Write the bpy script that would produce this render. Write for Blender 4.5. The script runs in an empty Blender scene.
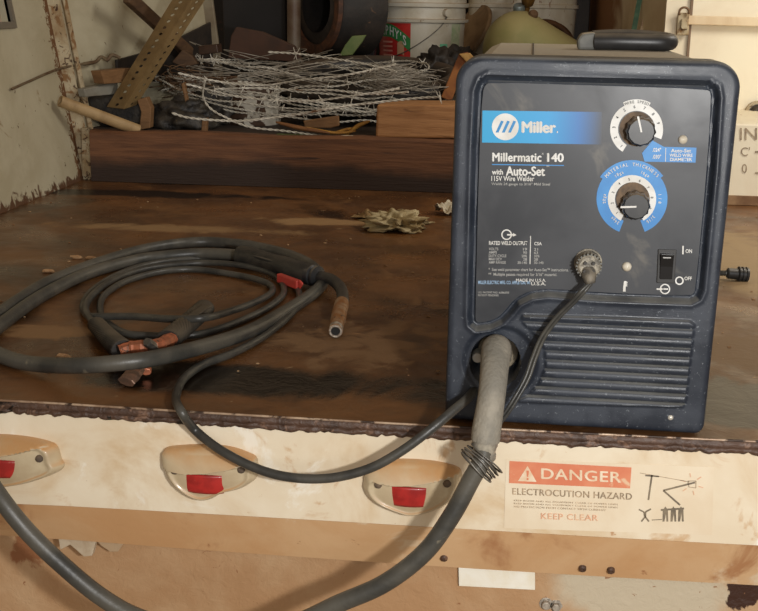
import bpy, bmesh, math, random
import numpy as np
from mathutils import Vector, Matrix, noise
R = random.Random(7)
SC = bpy.context.scene
COL = SC.collection
# ------------------------------------------------------------------ camera
F_PX, PIT, YAW, ROLL = 1185.1, 0.2494, 0.0982, 0.0178
CAM = Vector((0.0078, -1.1872, 0.4285))
cp, sp, cy, sy = math.cos(PIT), math.sin(PIT), math.cos(YAW), math.sin(YAW)
FW = Vector((-sy*cp, cy*cp, -sp)); R0 = Vector((cy, sy, 0)); U0 = R0.cross(FW)
RT = R0*math.cos(ROLL)+U0*math.sin(ROLL); UP = -R0*math.sin(ROLL)+U0*math.cos(ROLL)
cd = bpy.data.cameras.new('camera'); cam = bpy.data.objects.new('camera', cd); COL.objects.link(cam)
cd.sensor_fit = 'HORIZONTAL'; cd.sensor_width = 36; cd.lens = F_PX/758*36; cd.clip_start = 0.02
mm = Matrix((RT, UP, -FW)).transposed().to_4x4(); mm.translation = CAM; cam.matrix_world = mm
SC.camera = cam
def at(px, py, X=None, Y=None, Z=None, P=None, N=None):
    d = FW + RT*((px-379)/F_PX) - UP*((py-305.5)/F_PX)
    if X is not None: t = (X-CAM.x)/d.x
    elif Y is not None: t = (Y-CAM.y)/d.y
    elif Z is not None: t = (Z-CAM.z)/d.z
    else: t = (P-CAM).dot(N)/d.dot(N)
    return CAM + d*t
def pxm(Y): return (Y+1.19)/F_PX      # metres per pixel near depth Y
# ------------------------------------------------------------------ materials
def mat(name, c1, c2=None, rough=.6, metal=0, scale=8, bump=0., bscale=60, spots=None, sscale=30, sthr=.62,
        dust=None, dustamt=.8, dlo=.35, rough2=None, detail=6, stretch=(1,1,1), emit=None, alpha=None, trans=0, spec=.5, edge=.06, coat=0, blend=(.35,.65)):
    m = bpy.data.materials.new(name); m.use_nodes = True; nt = m.node_tree; N = nt.nodes; L = nt.links
    b = N['Principled BSDF']; b.inputs['Metallic'].default_value = metal
    b.inputs['Specular IOR Level'].default_value = spec
    if coat: b.inputs['Coat Weight'].default_value = coat; b.inputs['Coat Roughness'].default_value = .15
    tc = N.new('ShaderNodeTexCoord'); mp = N.new('ShaderNodeMapping'); mp.inputs['Scale'].default_value = stretch
    L.new(tc.outputs['Object'], mp.inputs[0])
    def nz(s, d=6, dist=0):
        n = N.new('ShaderNodeTexNoise'); n.inputs['Scale'].default_value = s; n.inputs['Detail'].default_value = d
        n.inputs['Distortion'].default_value = dist; n.inputs['Roughness'].default_value = .6
        L.new(mp.outputs[0], n.inputs['Vector']); return n
    def ramp(src, lo, hi):
        r = N.new('ShaderNodeMapRange'); r.interpolation_type = 'SMOOTHSTEP'
        r.inputs['From Min'].default_value = lo; r.inputs['From Max'].default_value = hi
        L.new(src, r.inputs['Value']); return r.outputs[0]
    def mix(f, a, bb):
        x = N.new('ShaderNodeMix'); x.data_type = 'RGBA'
        L.new(f, x.inputs[0])
        for k, v in ((6, a), (7, bb)):
            if isinstance(v, (tuple, list)): x.inputs[k].default_value = (*v[:3], 1)
            else: L.new(v, x.inputs[k])
        return x.outputs[2]
    c2 = c2 or c1
    n1 = nz(scale, detail, .4); f = ramp(n1.outputs[0], *blend)
    colr = mix(f, c1, c2)
    if rough2 is not None:
        mr = N.new('ShaderNodeMapRange'); mr.inputs['To Min'].default_value = rough; mr.inputs['To Max'].default_value = rough2
        L.new(f, mr.inputs['Value']); L.new(mr.outputs[0], b.inputs['Roughness'])
    else: b.inputs['Roughness'].default_value = rough
    if spots:
        n2 = nz(sscale, 5, .6); colr = mix(ramp(n2.outputs[0], sthr, sthr+edge), colr, spots)
    if dust:
        g = N.new('ShaderNodeNewGeometry'); s = N.new('ShaderNodeSeparateXYZ'); L.new(g.outputs['Normal'], s.inputs[0])
        fd = ramp(s.outputs[2], dlo, .95); n3 = nz(25, 5)
        ml = N.new('ShaderNodeMath'); ml.operation = 'MULTIPLY'; L.new(fd, ml.inputs[0])
        r3 = N.new('ShaderNodeMapRange'); r3.inputs['To Max'].default_value = dustamt*1.2; r3.inputs['From Min'].default_value = .1; r3.inputs['From Max'].default_value = .6
        L.new(n3.outputs[0], r3.inputs['Value']); L.new(r3.outputs[0], ml.inputs[1]); ml.use_clamp = True
        colr = mix(ml.outputs[0], colr, dust)
    L.new(colr, b.inputs['Base Color'])
    if bump:
        n4 = nz(bscale, 4); bp = N.new('ShaderNodeBump'); bp.inputs['Strength'].default_value = bump; bp.inputs['Distance'].default_value = .004
        L.new(n4.outputs[0], bp.inputs['Height']); L.new(bp.outputs[0], b.inputs['Normal'])
    if trans: b.inputs['Transmission Weight'].default_value = trans
    if alpha is not None: b.inputs['Alpha'].default_value = alpha
    return m
def s2l(r, g, b):
    f = lambda v: ((v/255+.055)/1.055)**2.4 if v > 10 else v/255/12.92
    return (f(r), f(g), f(b))
DUST = s2l(172, 155, 126); TAN = s2l(200, 170, 125)
# ------------------------------------------------------------------ mesh helpers
def world_of(o):
    m = o.matrix_basis.copy(); p = o.parent
    while p: m = p.matrix_basis @ m; p = p.parent
    return m
def link(name, me, m=None, parent=None, origin=None, smooth=True, bevel=0, seg=2):
    o = bpy.data.objects.new(name, me); COL.objects.link(o)
    if m is not None: me.materials.append(m)
    if parent is not None:
        o.parent = parent; me.transform(world_of(parent).inverted())
    else:
        if origin is None:
            xs = [v.co for v in me.vertices]
            lo = Vector([min(v[i] for v in xs) for i in range(3)]); hi = Vector([max(v[i] for v in xs) for i in range(3)])
            origin = Vector(((lo.x+hi.x)/2, (lo.y+hi.y)/2, lo.z))
        me.transform(Matrix.Translation(-Vector(origin))); o.location = origin
    if smooth:
        for p in me.polygons: p.use_smooth = True
    if bevel:
        b = o.modifiers.new('bevel', 'BEVEL'); b.width = bevel; b.segments = seg; b.limit_method = 'ANGLE'
        b.angle_limit = math.radians(40); b.harden_normals = False
    return o
def obj(name, bm, m=None, parent=None, smooth=False, bevel=0, origin=None, seg=2, sharp=None):
    bmesh.ops.recalc_face_normals(bm, faces=bm.faces)
    me = bpy.data.meshes.new(name); bm.to_mesh(me); bm.free()
    o = link(name, me, m, parent, origin, smooth, bevel, seg)
    if smooth and sharp:
        try: me.set_sharp_from_angle(angle=math.radians(sharp))
        except Exception: pass
    return o
def tag(o, label=None, cat=None, group=None, kind=None):
    if label: o['label'] = label
    if cat: o['category'] = cat
    if group: o['group'] = group
    if kind: o['kind'] = kind
    return o
def empty(name, loc, label, cat, group=None, rz=0):
    o = bpy.data.objects.new(name, None); COL.objects.link(o); o.location = loc; o.rotation_euler = (0, 0, rz); o.empty_display_size = .05
    return tag(o, label, cat, group)
def box(bm, c, s, M=None):
    r = bmesh.ops.create_cube(bm, size=1)
    for v in r['verts']:
        co = Vector((v.co.x*s[0], v.co.y*s[1], v.co.z*s[2]))
        if M is not None: co = M @ co
        v.co = co + Vector(c)
    return r['verts']
def frame(d, up=Vector((0, 0, 1))):
    d = d.normalized()
    if abs(d.dot(up)) > .98: up = Vector((0, 1, 0))
    x = d.cross(up).normalized(); z = x.cross(d)
    return Matrix((x, d, z)).transposed()      # columns: side, along, up
def bar(bm, a, b, w, h, up=Vector((0, 0, 1))):
    M = frame(b-a, up); box(bm, (a+b)/2, (w, (b-a).length, h), M)
def smooth_pts(pts, n=8):
    P = [Vector(p) for p in pts]; out = []
    for i in range(len(P)-1):
        p0 = P[max(i-1, 0)]; p1 = P[i]; p2 = P[i+1]; p3 = P[min(i+2, len(P)-1)]
        for k in range(n):
            t = k/n
            out.append(.5*((2*p1)+(p2-p0)*t+(2*p0-5*p1+4*p2-p3)*t*t+(3*p1-p0-3*p2+p3)*t**3))
    out.append(P[-1]); return out
def tube(bm, pts, r, n=10, closed=False, cap=True, flat=1.0):
    rs = r if isinstance(r, (list, tuple)) else [r]*len(pts)
    rings = []; prev = None; N = len(pts)
    for i, p in enumerate(pts):
        if closed: d = pts[(i+1) % N]-pts[i-1]
        else: d = pts[min(i+1, N-1)]-pts[max(i-1, 0)]
        if d.length < 1e-9: d = Vector((0, 0, 1))
        d = d.normalized()
        if prev is None:
            u = Vector((0, 0, 1)) if abs(d.z) < .9 else Vector((0, 1, 0)); x = d.cross(u).normalized()
        else:
            x = prev - d*prev.dot(d); x = x.normalized() if x.length > 1e-6 else d.orthogonal().normalized()
        prev = x; z = x.cross(d)
        rings.append([bm.verts.new(p+(x*math.cos(a)+z*math.sin(a)*flat)*rs[i]) for a in [2*math.pi*k/n for k in range(n)]])
    rng = range(N if closed else N-1)
    for i in rng:
        A = rings[i]; B = rings[(i+1) % N]
        for k in range(n): bm.faces.new((A[k], A[(k+1) % n], B[(k+1) % n], B[k]))
    if cap and not closed: bm.faces.new(rings[0]); bm.faces.new(rings[-1][::-1])
    return rings
def lathe(bm, prof, origin, axis=Vector((0, 0, 1)), n=40, a0=0, a1=2*math.pi):
    M = frame(axis); x, d, z = M.col[0].copy(), M.col[1].copy(), M.col[2].copy()
    o = Vector(origin); full = abs(a1-a0-2*math.pi) < 1e-6; cnt = n if full else n+1
    rings = []
    for (r, h) in prof:
        rings.append([bm.verts.new(o+d*h+(x*math.cos(a)+z*math.sin(a))*max(r, 1e-5)) for a in [a0+(a1-a0)*k/n for k in range(cnt)]])
    for A, B in zip(rings, rings[1:]):
        for k in range(n): bm.faces.new((A[k], A[(k+1) % cnt], B[(k+1) % cnt], B[k]))
    return rings
def prism(bm, poly, off):
    """poly: list of 3D points, extruded by vector off (closed solid)"""
    A = [bm.verts.new(p) for p in poly]; B = [bm.verts.new(Vector(p)+off) for p in poly]
    bm.faces.new(A); bm.faces.new(B[::-1]); n = len(A)
    for i in range(n): bm.faces.new((A[i], B[i], B[(i+1) % n], A[(i+1) % n]))
def crumple(bm, c, size, seed=0, amp=.35, sub=4, freq=2.2, M=None, floor=None):
    r = bmesh.ops.create_icosphere(bm, subdivisions=sub, radius=1)
    o = Vector((seed*7.3, seed*3.1, seed*1.7))
    for v in r['verts']:
        p = v.co.copy(); k = 1+amp*(noise.ridged_multi_fractal(p*freq*.5+o, 1, 2, 4, 1, 2)-1)*.6+amp*.5*noise.noise(p*freq+o)
        q = Vector((p.x*size[0]*k, p.y*size[1]*k, p.z*size[2]*k))
        if M is not None: q = M @ q
        v.co = q+Vector(c)
        if floor is not None and v.co.z < floor: v.co.z = floor
def sheet(bm, c, sx, sy_, seed, amp, rot=0, n=36, lift=.002, freq=28):
    o = Vector((seed*5.1, seed*2.3, 0)); g = []
    for i in range(n+1):
        row = []
        for j in range(n+1):
            u = i/n*2-1; v = j/n*2-1
            rr = 1+.35*noise.noise(Vector((u*2, v*2, seed)))
            l = max(abs(u), abs(v)); h = math.hypot(u, v) or 1
            uu, vv = u*l/h*rr, v*l/h*rr
            x = uu*sx; y = vv*sy_
            z = abs(noise.noise(Vector((x*freq, y*freq, 0))+o))*amp*1.7+abs(noise.noise(Vector((x*freq*2.4, y*freq*2.4, 3))+o))*amp*.7
            z *= (1-.65*l)
            x += noise.noise(Vector((x*freq, y*freq, 9))+o)*.012; y += noise.noise(Vector((x*freq, y*freq, 15))+o)*.012
            cr, sr = math.cos(rot), math.sin(rot)
            row.append(bm.verts.new(Vector((x*cr-y*sr, x*sr+y*cr, z+lift))+Vector(c)))
        g.append(row)
    for i in range(n):
        for j in range(n): bm.faces.new((g[i][j], g[i+1][j], g[i+1][j+1], g[i][j+1]))
def text_mesh(s, bold=0.0, spacing=1.0):
    cu = bpy.data.curves.new('t', 'FONT'); cu.body = s; cu.size = 1; cu.offset = 0 if bold > .022 else bold; cu.resolution_u = 4; cu.space_character = spacing
    o = bpy.data.objects.new('t', cu); COL.objects.link(o)
    dg = bpy.context.evaluated_depsgraph_get(); dg.update()
    me = bpy.data.meshes.new_from_object(o.evaluated_get(dg))
    bpy.data.objects.remove(o); bpy.data.curves.remove(cu)
    me.materials.clear()
    if bold > .022:
        b2 = bmesh.new(); k = bold*.45
        for q, (dx, dy) in enumerate(((-k, 0), (k, 0), (0, k*.6), (0, -k*.6), (0, 0))):
            m2 = me.copy(); m2.transform(Matrix.Translation((dx, dy, .00010*q))); b2.from_mesh(m2); bpy.data.meshes.remove(m2)
        b2.to_mesh(me); b2.free()
    return me
def text_quad(name, s, P, m, parent, bold=0.0, spacing=1.0, shear=0):
    """fit text into quad P=(bottom-left, bottom-right, top-left) in world space"""
    me = text_mesh(s, bold, spacing); xs = [v.co.x for v in me.vertices]; ys = [v.co.y for v in me.vertices]
    x0, x1, y0, y1 = min(xs), max(xs), min(ys), max(ys); nn = (P[1]-P[0]).cross(P[2]-P[0]).normalized()
    for v in me.vertices:
        a = (v.co.x-x0)/(x1-x0); b = (v.co.y-y0)/(y1-y0)
        v.co = P[0]+(P[1]-P[0])*(a+shear*b)+(P[2]-P[0])*b+nn*v.co.z
    return link(name, me, m, parent, smooth=False)
# ------------------------------------------------------------------ setting materials
def stained(name, base, base2, rough, stains, metal=0, bump=.15, bscale=40, scale=5, fine=None, spec=.5, rough2=None):
    """base noise plus separately masked stain and tone layers: (colour, noise scale, threshold, width, (cx,cy,cz,rx,ry,rz) or None, rough)"""
    m = bpy.data.materials.new(name); m.use_nodes = True; nt = m.node_tree; N = nt.nodes; L = nt.links
    b = N['Principled BSDF']; b.inputs['Metallic'].default_value = metal; b.inputs['Specular IOR Level'].default_value = spec
    g = N.new('ShaderNodeNewGeometry'); pos = g.outputs['Position']
    def nz(s, d=7, dist=.5, off=0):
        n = N.new('ShaderNodeTexNoise'); n.inputs['Scale'].default_value = s; n.inputs['Detail'].default_value = d; n.inputs['Distortion'].default_value = dist
        n.inputs['Roughness'].default_value = .62
        mp = N.new('ShaderNodeMapping'); mp.inputs['Location'].default_value = (off, off*.7, off*.3); L.new(pos, mp.inputs[0])
        L.new(mp.outputs[0], n.inputs['Vector']); return n.outputs[0]
    def rr(src, lo, hi, a=0, bb=1):
        r = N.new('ShaderNodeMapRange'); r.interpolation_type = 'SMOOTHSTEP'
        for k, v in (('From Min', lo), ('From Max', hi), ('To Min', a), ('To Max', bb)): r.inputs[k].default_value = v
        L.new(src, r.inputs['Value']); return r.outputs[0]
    def mth(op, a, c):
        x = N.new('ShaderNodeMath'); x.operation = op; x.use_clamp = False
        for k, v in ((0, a), (1, c)):
            if isinstance(v, (int, float)): x.inputs[k].default_value = v
            else: L.new(v, x.inputs[k])
        return x.outputs[0]
    def mix(f, a, c, t='RGBA'):
        x = N.new('ShaderNodeMix'); x.data_type = 'RGBA'; L.new(f, x.inputs[0])
        for k, v in ((6, a), (7, c)):
            if isinstance(v, (tuple, list)): x.inputs[k].default_value = (*v[:3], 1)
            else: L.new(v, x.inputs[k])
        return x.outputs[2]
    colr = mix(rr(nz(scale), .35, .65), base, base2)
    rgh = rr(nz(scale*1.7, off=4), .35, .65, rough, rough2 if rough2 is not None else rough)
    if fine: colr = mix(rr(nz(bscale*1.5, 5, off=2), .5, .72, 0, fine[3] if len(fine) > 3 else .6), colr, fine[:3])
    for i, (c, s, th, w, reg, ro) in enumerate(stains):
        f = nz(s, 7, .8, off=11+i*3.7)
        if reg:
            cx, cyy, cz, rx, ry, rz = reg
            sb = N.new('ShaderNodeVectorMath'); sb.operation = 'SUBTRACT'; L.new(pos, sb.inputs[0]); sb.inputs[1].default_value = (cx, cyy, cz)
            sc = N.new('ShaderNodeVectorMath'); sc.operation = 'MULTIPLY'; L.new(sb.outputs[0], sc.inputs[0]); sc.inputs[1].default_value = (1/rx, 1/ry, 1/rz)
            ln = N.new('ShaderNodeVectorMath'); ln.operation = 'LENGTH'; L.new(sc.outputs[0], ln.inputs[0])
            k = rr(ln.outputs['Value'], 0, 1.5, .28, -.35)
            f = mth('ADD', f, k)
        f = rr(f, th, th+w)
        colr = mix(f, colr, c)
        if ro is not None:
            x = N.new('ShaderNodeMix'); L.new(f, x.inputs[0]); L.new(rgh, x.inputs[2]); x.inputs[3].default_value = ro; rgh = x.outputs[0]
    L.new(colr, b.inputs['Base Color']); L.new(rgh, b.inputs['Roughness'])
    if bump:
        bp = N.new('ShaderNodeBump'); bp.inputs['Strength'].default_value = bump; bp.inputs['Distance'].default_value = .004
        L.new(nz(bscale, 5), bp.inputs['Height']); L.new(bp.outputs[0], b.inputs['Normal'])
    return m
def reg(px, py, rx, ry):       # footprint of a tinted patch on the deck
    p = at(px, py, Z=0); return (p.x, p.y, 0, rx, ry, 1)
RUST = s2l(120, 72, 38); DARKR = s2l(50, 32, 20)
M_deck = stained('oily_rusty_deck_steel', s2l(80, 51, 27), s2l(120, 80, 44), .26, [
    (s2l(36, 25, 15), 2.6, .50, .22, None, .22),
    (s2l(122, 86, 50), 9, .54, .24, None, .5),
    (s2l(150, 118, 80), 7, .52, .22, reg(160, 228, .42, .07), .65),  # pale tan bands here paint the wall's reflection into the deck colour
    (s2l(160, 126, 86), 7, .50, .22, reg(330, 222, .30, .07), .6),
    (s2l(162, 136, 100), 6, .43, .24, reg(740, 255, .24, .42), .6),
    (s2l(120, 92, 62), 9, .46, .25, reg(735, 350, .14, .2), .55),
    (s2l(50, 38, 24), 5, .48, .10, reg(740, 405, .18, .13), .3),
    (s2l(140, 106, 70), 14, .56, .16, reg(45, 330, .2, .06), .55),
    (s2l(160, 122, 84), 26, .52, .10, reg(335, 333, .05, .012), .55),
    (s2l(134, 102, 70), 16, .60, .16, reg(360, 340, .25, .25), .5),
    (s2l(178, 148, 112), 75, .68, .04, None, .8),
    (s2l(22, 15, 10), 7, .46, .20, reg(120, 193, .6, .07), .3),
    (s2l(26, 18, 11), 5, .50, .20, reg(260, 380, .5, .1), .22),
    ], bump=.35, bscale=26, scale=5, fine=(*s2l(112, 84, 56), .5), rough2=.5)
M_paint = stained('dusty_cream_bumper_paint', s2l(236, 224, 200), s2l(226, 210, 182), .5, [
    (s2l(210, 184, 146), 5, .47, .2, None, .7), (s2l(205, 172, 132), 18, .58, .12, None, .7), (s2l(190, 150, 112), 45, .68, .03, None, .7),
    (s2l(240, 232, 215), 7, .60, .06, None, .5),
    (s2l(150, 100, 70), 90, .74, .02, None, .7)], bump=.08, scale=6)
M_flange = stained('shade_tinted_tan_flange', s2l(206, 160, 112), s2l(218, 180, 136), .75, [
    (s2l(180, 130, 88), 9, .56, .16, None, .8), (s2l(160, 105, 66), 26, .66, .06, None, .8), (s2l(230, 212, 182), 6, .60, .1, None, .7)], bump=.15, scale=5)  # tan tone holds the shade of the inward-tilted face
M_lower = stained('sandy_lower_plate', s2l(196, 162, 124), s2l(180, 140, 100), .8, [
    (s2l(200, 186, 160), 3, .5, .15, (at(640, 590, Y=.05).x, .05, -.2, .16, .5, .1), .8),
    (s2l(62, 36, 24), 14, .50, .04, (at(752, 600, Y=.05).x, .05, at(752, 600, Y=.05).z, .035, .3, .035), .5),
    (s2l(150, 100, 64), 16, .60, .10, (at(20, 560, Y=.05).x, .05, at(20, 560, Y=.05).z, .05, .3, .05), .8),
    (s2l(150, 105, 70), 60, .66, .04, None, .9)], bump=.5, bscale=70, scale=7)
M_lip = stained('rusted_deck_edge', s2l(64, 46, 36), s2l(86, 62, 48), .5, [(s2l(120, 92, 74), 60, .56, .1, None, .5), (s2l(20, 15, 12), 25, .6, .06, None, .3)], bump=.6, bscale=90, scale=20)
M_wallL = stained('weathered_cream_wall_paint', s2l(196, 188, 162), s2l(178, 168, 140), .6, [
    (s2l(120, 84, 52), 30, .70, .05, None, .8), (s2l(150, 128, 96), 8, .62, .1, None, .8),
    (s2l(90, 68, 48), 38, .70, .04, None, .8),
    (s2l(92, 62, 38), 26, .56, .12, (-1.0, 1.1, -.01, 3, 3, .05), .9), (s2l(112, 76, 44), 60, .60, .05, (-1.0, 1.62, .4, .5, .08, 2), .9), (s2l(96, 72, 50), 44, .66, .04, None, .9)], bump=.15, scale=4)
M_wallR = stained('clean_cream_wall_paint', s2l(236, 226, 200), s2l(226, 212, 184), .6, [
    (s2l(160, 120, 84), 40, .72, .03, None, .8), (s2l(205, 180, 145), 6, .64, .12, None, .8)], bump=.06, scale=4)
M_brownwall = stained('brown_stained_wall', s2l(180, 150, 112), s2l(150, 116, 78), .7, [(s2l(90, 60, 38), 7, .5, .2, None, .8)], bump=.1, scale=4)
M_dark = stained('near_black_wall', s2l(22, 17, 14), s2l(14, 11, 9), .8, [(s2l(60, 36, 24), 8, .6, .1, None, .8)], bump=.2, scale=4)  # near-black brown with redder patches
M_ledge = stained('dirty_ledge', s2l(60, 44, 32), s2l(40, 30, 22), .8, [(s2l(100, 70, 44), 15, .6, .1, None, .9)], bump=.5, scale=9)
# ------------------------------------------------------------------ setting geometry
LX, BY = -.998, 1.578
def quad(bm, a, b, c, d): bm.faces.new([bm.verts.new(p) for p in (a, b, c, d)])
def struct(name, bm, m, **k):
    o = obj(name, bm, m, **k); o['kind'] = 'structure'; return o
XR = 1.9
def sag(x):     # the long edge sags slightly at its middle
    return -.0035*max(0, 1-((x-.03)/.5)**2)
bm = bmesh.new()
xs = [LX-.25+ (XR-LX+.25)*i/60 for i in range(61)]
prev = None
for x in xs:
    ring = [bm.verts.new((x, -.001, sag(x))), bm.verts.new((x, .3, 0)), bm.verts.new((x, 1.9, 0)), bm.verts.new((x, 1.9, -.012)), bm.verts.new((x, -.001, sag(x)-.008))]
    if prev:
        for k in range(5): bm.faces.new((prev[k], prev[(k+1) % 5], ring[(k+1) % 5], ring[k]))
    prev = ring
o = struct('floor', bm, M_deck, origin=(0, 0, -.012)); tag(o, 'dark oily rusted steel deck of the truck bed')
# bumper face, flange, lower plate
zb = lambda x: -.1165+sag(x)*1.2-.006*max(0, (-x-.0)/.5)**2
zf = at(379, 559, Y=.03).z
bm = bmesh.new(); prev = None
for x in xs:
    ring = [bm.verts.new(p) for p in ((x, .0, sag(x)-.0081), (x, 0, zb(x)), (x, .012, zb(x)), (x, .012, sag(x)-.0125))]
    if prev:
        for k in range(4): bm.faces.new((prev[k], prev[(k+1) % 4], ring[(k+1) % 4], ring[k]))
    prev = ring
o = struct('trim_1', bm, M_paint); tag(o, 'cream painted rear bumper face of the truck bed')
bm = bmesh.new(); prev = None
for x in xs:
    e = zf+sag(x)*1.3
    ring = [bm.verts.new(p) for p in ((x, .0, zb(x)-.0003), (x, .03, e), (x, .036, e), (x, .0125, zb(x)))]
    if prev:
        for k in range(4): bm.faces.new((prev[k], prev[(k+1) % 4], ring[(k+1) % 4], ring[k]))
    prev = ring
o = struct('trim_2', bm, M_flange); tag(o, 'tan bevelled flange under the bumper face with its shade painted in')
bm = bmesh.new(); box(bm, ((LX+XR)/2, .09, -.45), (XR-LX+.5, .02, .62)); o = struct('trim_3', bm, M_lower); tag(o, 'sandy dirt coated plate recessed below the bumper')
# deck lip with weld bead
bm = bmesh.new(); pts = []; rs = []
n = 700
for i in range(n):
    x = LX-.2+(XR-LX+.2)*i/(n-1)
    pts.append(Vector((x, -.0015, sag(x)-.0112+.0012*noise.noise(Vector((x*90, 1, 0)))))); rs.append(.0036+.0022*noise.noise(Vector((x*120, 0, 0)))+.0016*noise.noise(Vector((x*330, 5, 0))))
rgs_ = tube(bm, pts, rs, 12)
for v in bm.verts: v.co += Vector((0, -1, -.6))*.0028*max(-.3, noise.noise(v.co*170))+Vector((0, -1, 0))*.0012*noise.noise(v.co*420)
prev = None
for i in range(301):
    x = LX-.2+(XR-LX+.2)*i/300; w = .0009*noise.noise(Vector((x*60, 7, 0)))
    ring = [bm.verts.new(q_) for q_ in (Vector((x, .0006, sag(x)-.0006)), Vector((x, -.0024+w, sag(x)-.0010)), Vector((x, -.0026-w, sag(x)-.0115)), Vector((x, .0006, sag(x)-.0125)))]
    if prev:
        for k in range(4): bm.faces.new((prev[k], prev[(k+1) % 4], ring[(k+1) % 4], ring[k]))
    prev = ring
o = struct('trim_4', bm, M_lip, smooth=True); tag(o, 'lumpy rusted weld bead along the deck edge')
M_worn_lit = stained('worn_edge_highlight', s2l(196, 172, 146), s2l(140, 112, 90), .35, [(s2l(60, 44, 34), 30, .5, .08, None, .5)], scale=18, metal=.2)
bm = bmesh.new(); tube(bm, [Vector((x, -.0018, sag(x)-.0002)) for x in xs], .0013, 8); o = struct('trim_11', bm, M_worn_lit, smooth=True); tag(o, 'thin worn edge of the steel deck plate with its highlight painted in')  # pale worn tube that paints in the highlight of the deck edge
# left wall (leans outwards) and its corner
seam0 = Vector((LX, 1.64, 0)); t0 = at(52, 0, Y=1.64); seam1 = seam0+(t0-seam0)*1.6
bm = bmesh.new()
fr0 = Vector((LX-.0, .0, 0)); fr1 = Vector((seam1.x, .0, seam1.z))
nL = (seam0-fr0).cross(seam1-seam0).normalized()
if nL.x > 0: nL = -nL
def onL(px, py, off=0): return at(px, py, P=seam0-nL*off, N=nL)
w0 = onL(11, 22); w1 = onL(11, -40); w2 = onL(-80, -40); w3 = onL(-80, 30)
# wall with a window hole: strips around the hole (a=y direction, b=up the slope)
ey = Vector((0, 1, 0)); eu = (seam1-seam0).normalized()
def Lc(y, u): return fr0+ey*y+eu*u
yu = [((p-fr0).dot(ey), (p-fr0).dot(eu)) for p in (w0,)][0]
hy1, hu0 = yu; hy0, hu1 = hy1-.34, hu0+.22; UL = (seam1-seam0).length
for (a, b, c, d) in ((0, 1.64, 0, hu0), (0, hy0, hu0, hu1), (hy1, 1.64, hu0, hu1), (0, 1.64, hu1, UL)):
    prism(bm, [Lc(a, c), Lc(b, c), Lc(b, d), Lc(a, d)], nL*.02)
o = struct('wall_left', bm, M_wallL); tag(o, 'weathered cream steel side wall with rusty lower edge')
bm = bmesh.new()
for (a, b, c, d) in ((hy0-.01, hy1+.014, hu0-.014, hu0), (hy1, hy1+.014, hu0, hu1)):
    prism(bm, [Lc(a, c)-nL*.006, Lc(b, c)-nL*.006, Lc(b, d)-nL*.006, Lc(a, d)-nL*.006], nL*.012)
o = struct('window_1', bm, mat('grey_window_trim', s2l(120, 112, 98))); tag(o, 'small dark opening high in the left wall')
bm = bmesh.new(); prism(bm, [Lc(hy0, hu0)+nL*.06, Lc(hy1, hu0)+nL*.06, Lc(hy1, hu1)+nL*.06, Lc(hy0, hu1)+nL*.06], nL*.01)
obj('dark_backing', bm, M_dark, o)
# rusty seam strip in the corner
M_seam = stained('flaking_rust_seam', s2l(182, 168, 138), s2l(150, 126, 90), .7, [(s2l(132, 98, 62), 34, .52, .12, None, .9), (s2l(70, 46, 30), 60, .58, .06, None, .9)], bump=.8, bscale=60, scale=14)
bm = bmesh.new()
bar(bm, seam0+Vector((.008, -.02, 0)), seam1+Vector((.008, -.02, 0)), .035, .008, Vector((1, -1, 0)))
bar(bm, seam0+Vector((.03, .0, 0)), seam1+Vector((.03, .0, 0)), .012, .012, Vector((1, -1, 0)))
o = struct('trim_5', bm, M_seam, bevel=.002); tag(o, 'flaking rusty corner seam of the left wall')
# back left wall panel
bl0 = Vector((LX, 1.66, 0)); q = at(224, 60, Y=2.35)
bl1 = Vector((q.x, 2.35, 0))
bm = bmesh.new(); top = seam1.z
A0 = bl0; A1 = Vector((seam1.x, 1.66, top)); B0 = bl1; B1 = Vector((at(212, 0, Y=2.35).x-.05, 2.35, top))
off = Vector((-.01, .02, 0)); prism(bm, [A0, B0, B1, A1], off)
o = struct('wall_back_left', bm, M_wallL); tag(o, 'dusty cream panel behind the perforated angle iron')
bm = bmesh.new(); bar(bm, B0+Vector((.0, -.01, 0)), B1+Vector((.0, -.01, 0)), .05, .015, Vector((0, 1, 0)))
o = struct('trim_6', bm, mat('dull_cream_edge', s2l(150, 140, 118), s2l(120, 105, 84), scale=6, bump=.1), bevel=.003); tag(o, 'pale edge strip of the back left panel')
# ledge behind the plank, cavity
LZ = .118
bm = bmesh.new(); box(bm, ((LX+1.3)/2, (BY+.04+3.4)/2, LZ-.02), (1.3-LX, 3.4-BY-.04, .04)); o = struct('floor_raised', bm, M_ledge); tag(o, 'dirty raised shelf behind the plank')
bm = bmesh.new(); box(bm, (.1, 3.38, .5), (2.6, .03, 1.4)); o = struct('wall_back', bm, M_dark); tag(o, 'near-black rear wall of the recess')
# right: cream panels
xr0 = at(664, 40, Y=1.95).x; xr1 = at(590, 20, Y=3.2).x
bm = bmesh.new(); box(bm, ((xr0+XR)/2, 1.96, .55), (XR-xr0, .02, 1.1)); o = struct('wall_right', bm, M_wallR); tag(o, 'cream cabinet panel right of the welder')
bm = bmesh.new()
prism(bm, [Vector((xr0+.001, 1.972, 0)), Vector((xr1, 3.3, 0)), Vector((xr1, 3.3, 1.1)), Vector((xr0+.001, 1.972, 1.1))], Vector((.02, .0, 0)))
M_grad = stained('cream_wall_browner_at_rear', s2l(222, 206, 174), s2l(205, 184, 150), .6, [(s2l(142, 100, 62), 5, .40, .25, (xr1, 3.1, .4, .35, .55, 1.0), .8)], bump=.08, scale=4)  # cream turning browner towards the rear end
o = struct('wall_back_right', bm, M_grad); tag(o, 'cream side wall turning brown towards the rear')
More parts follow.
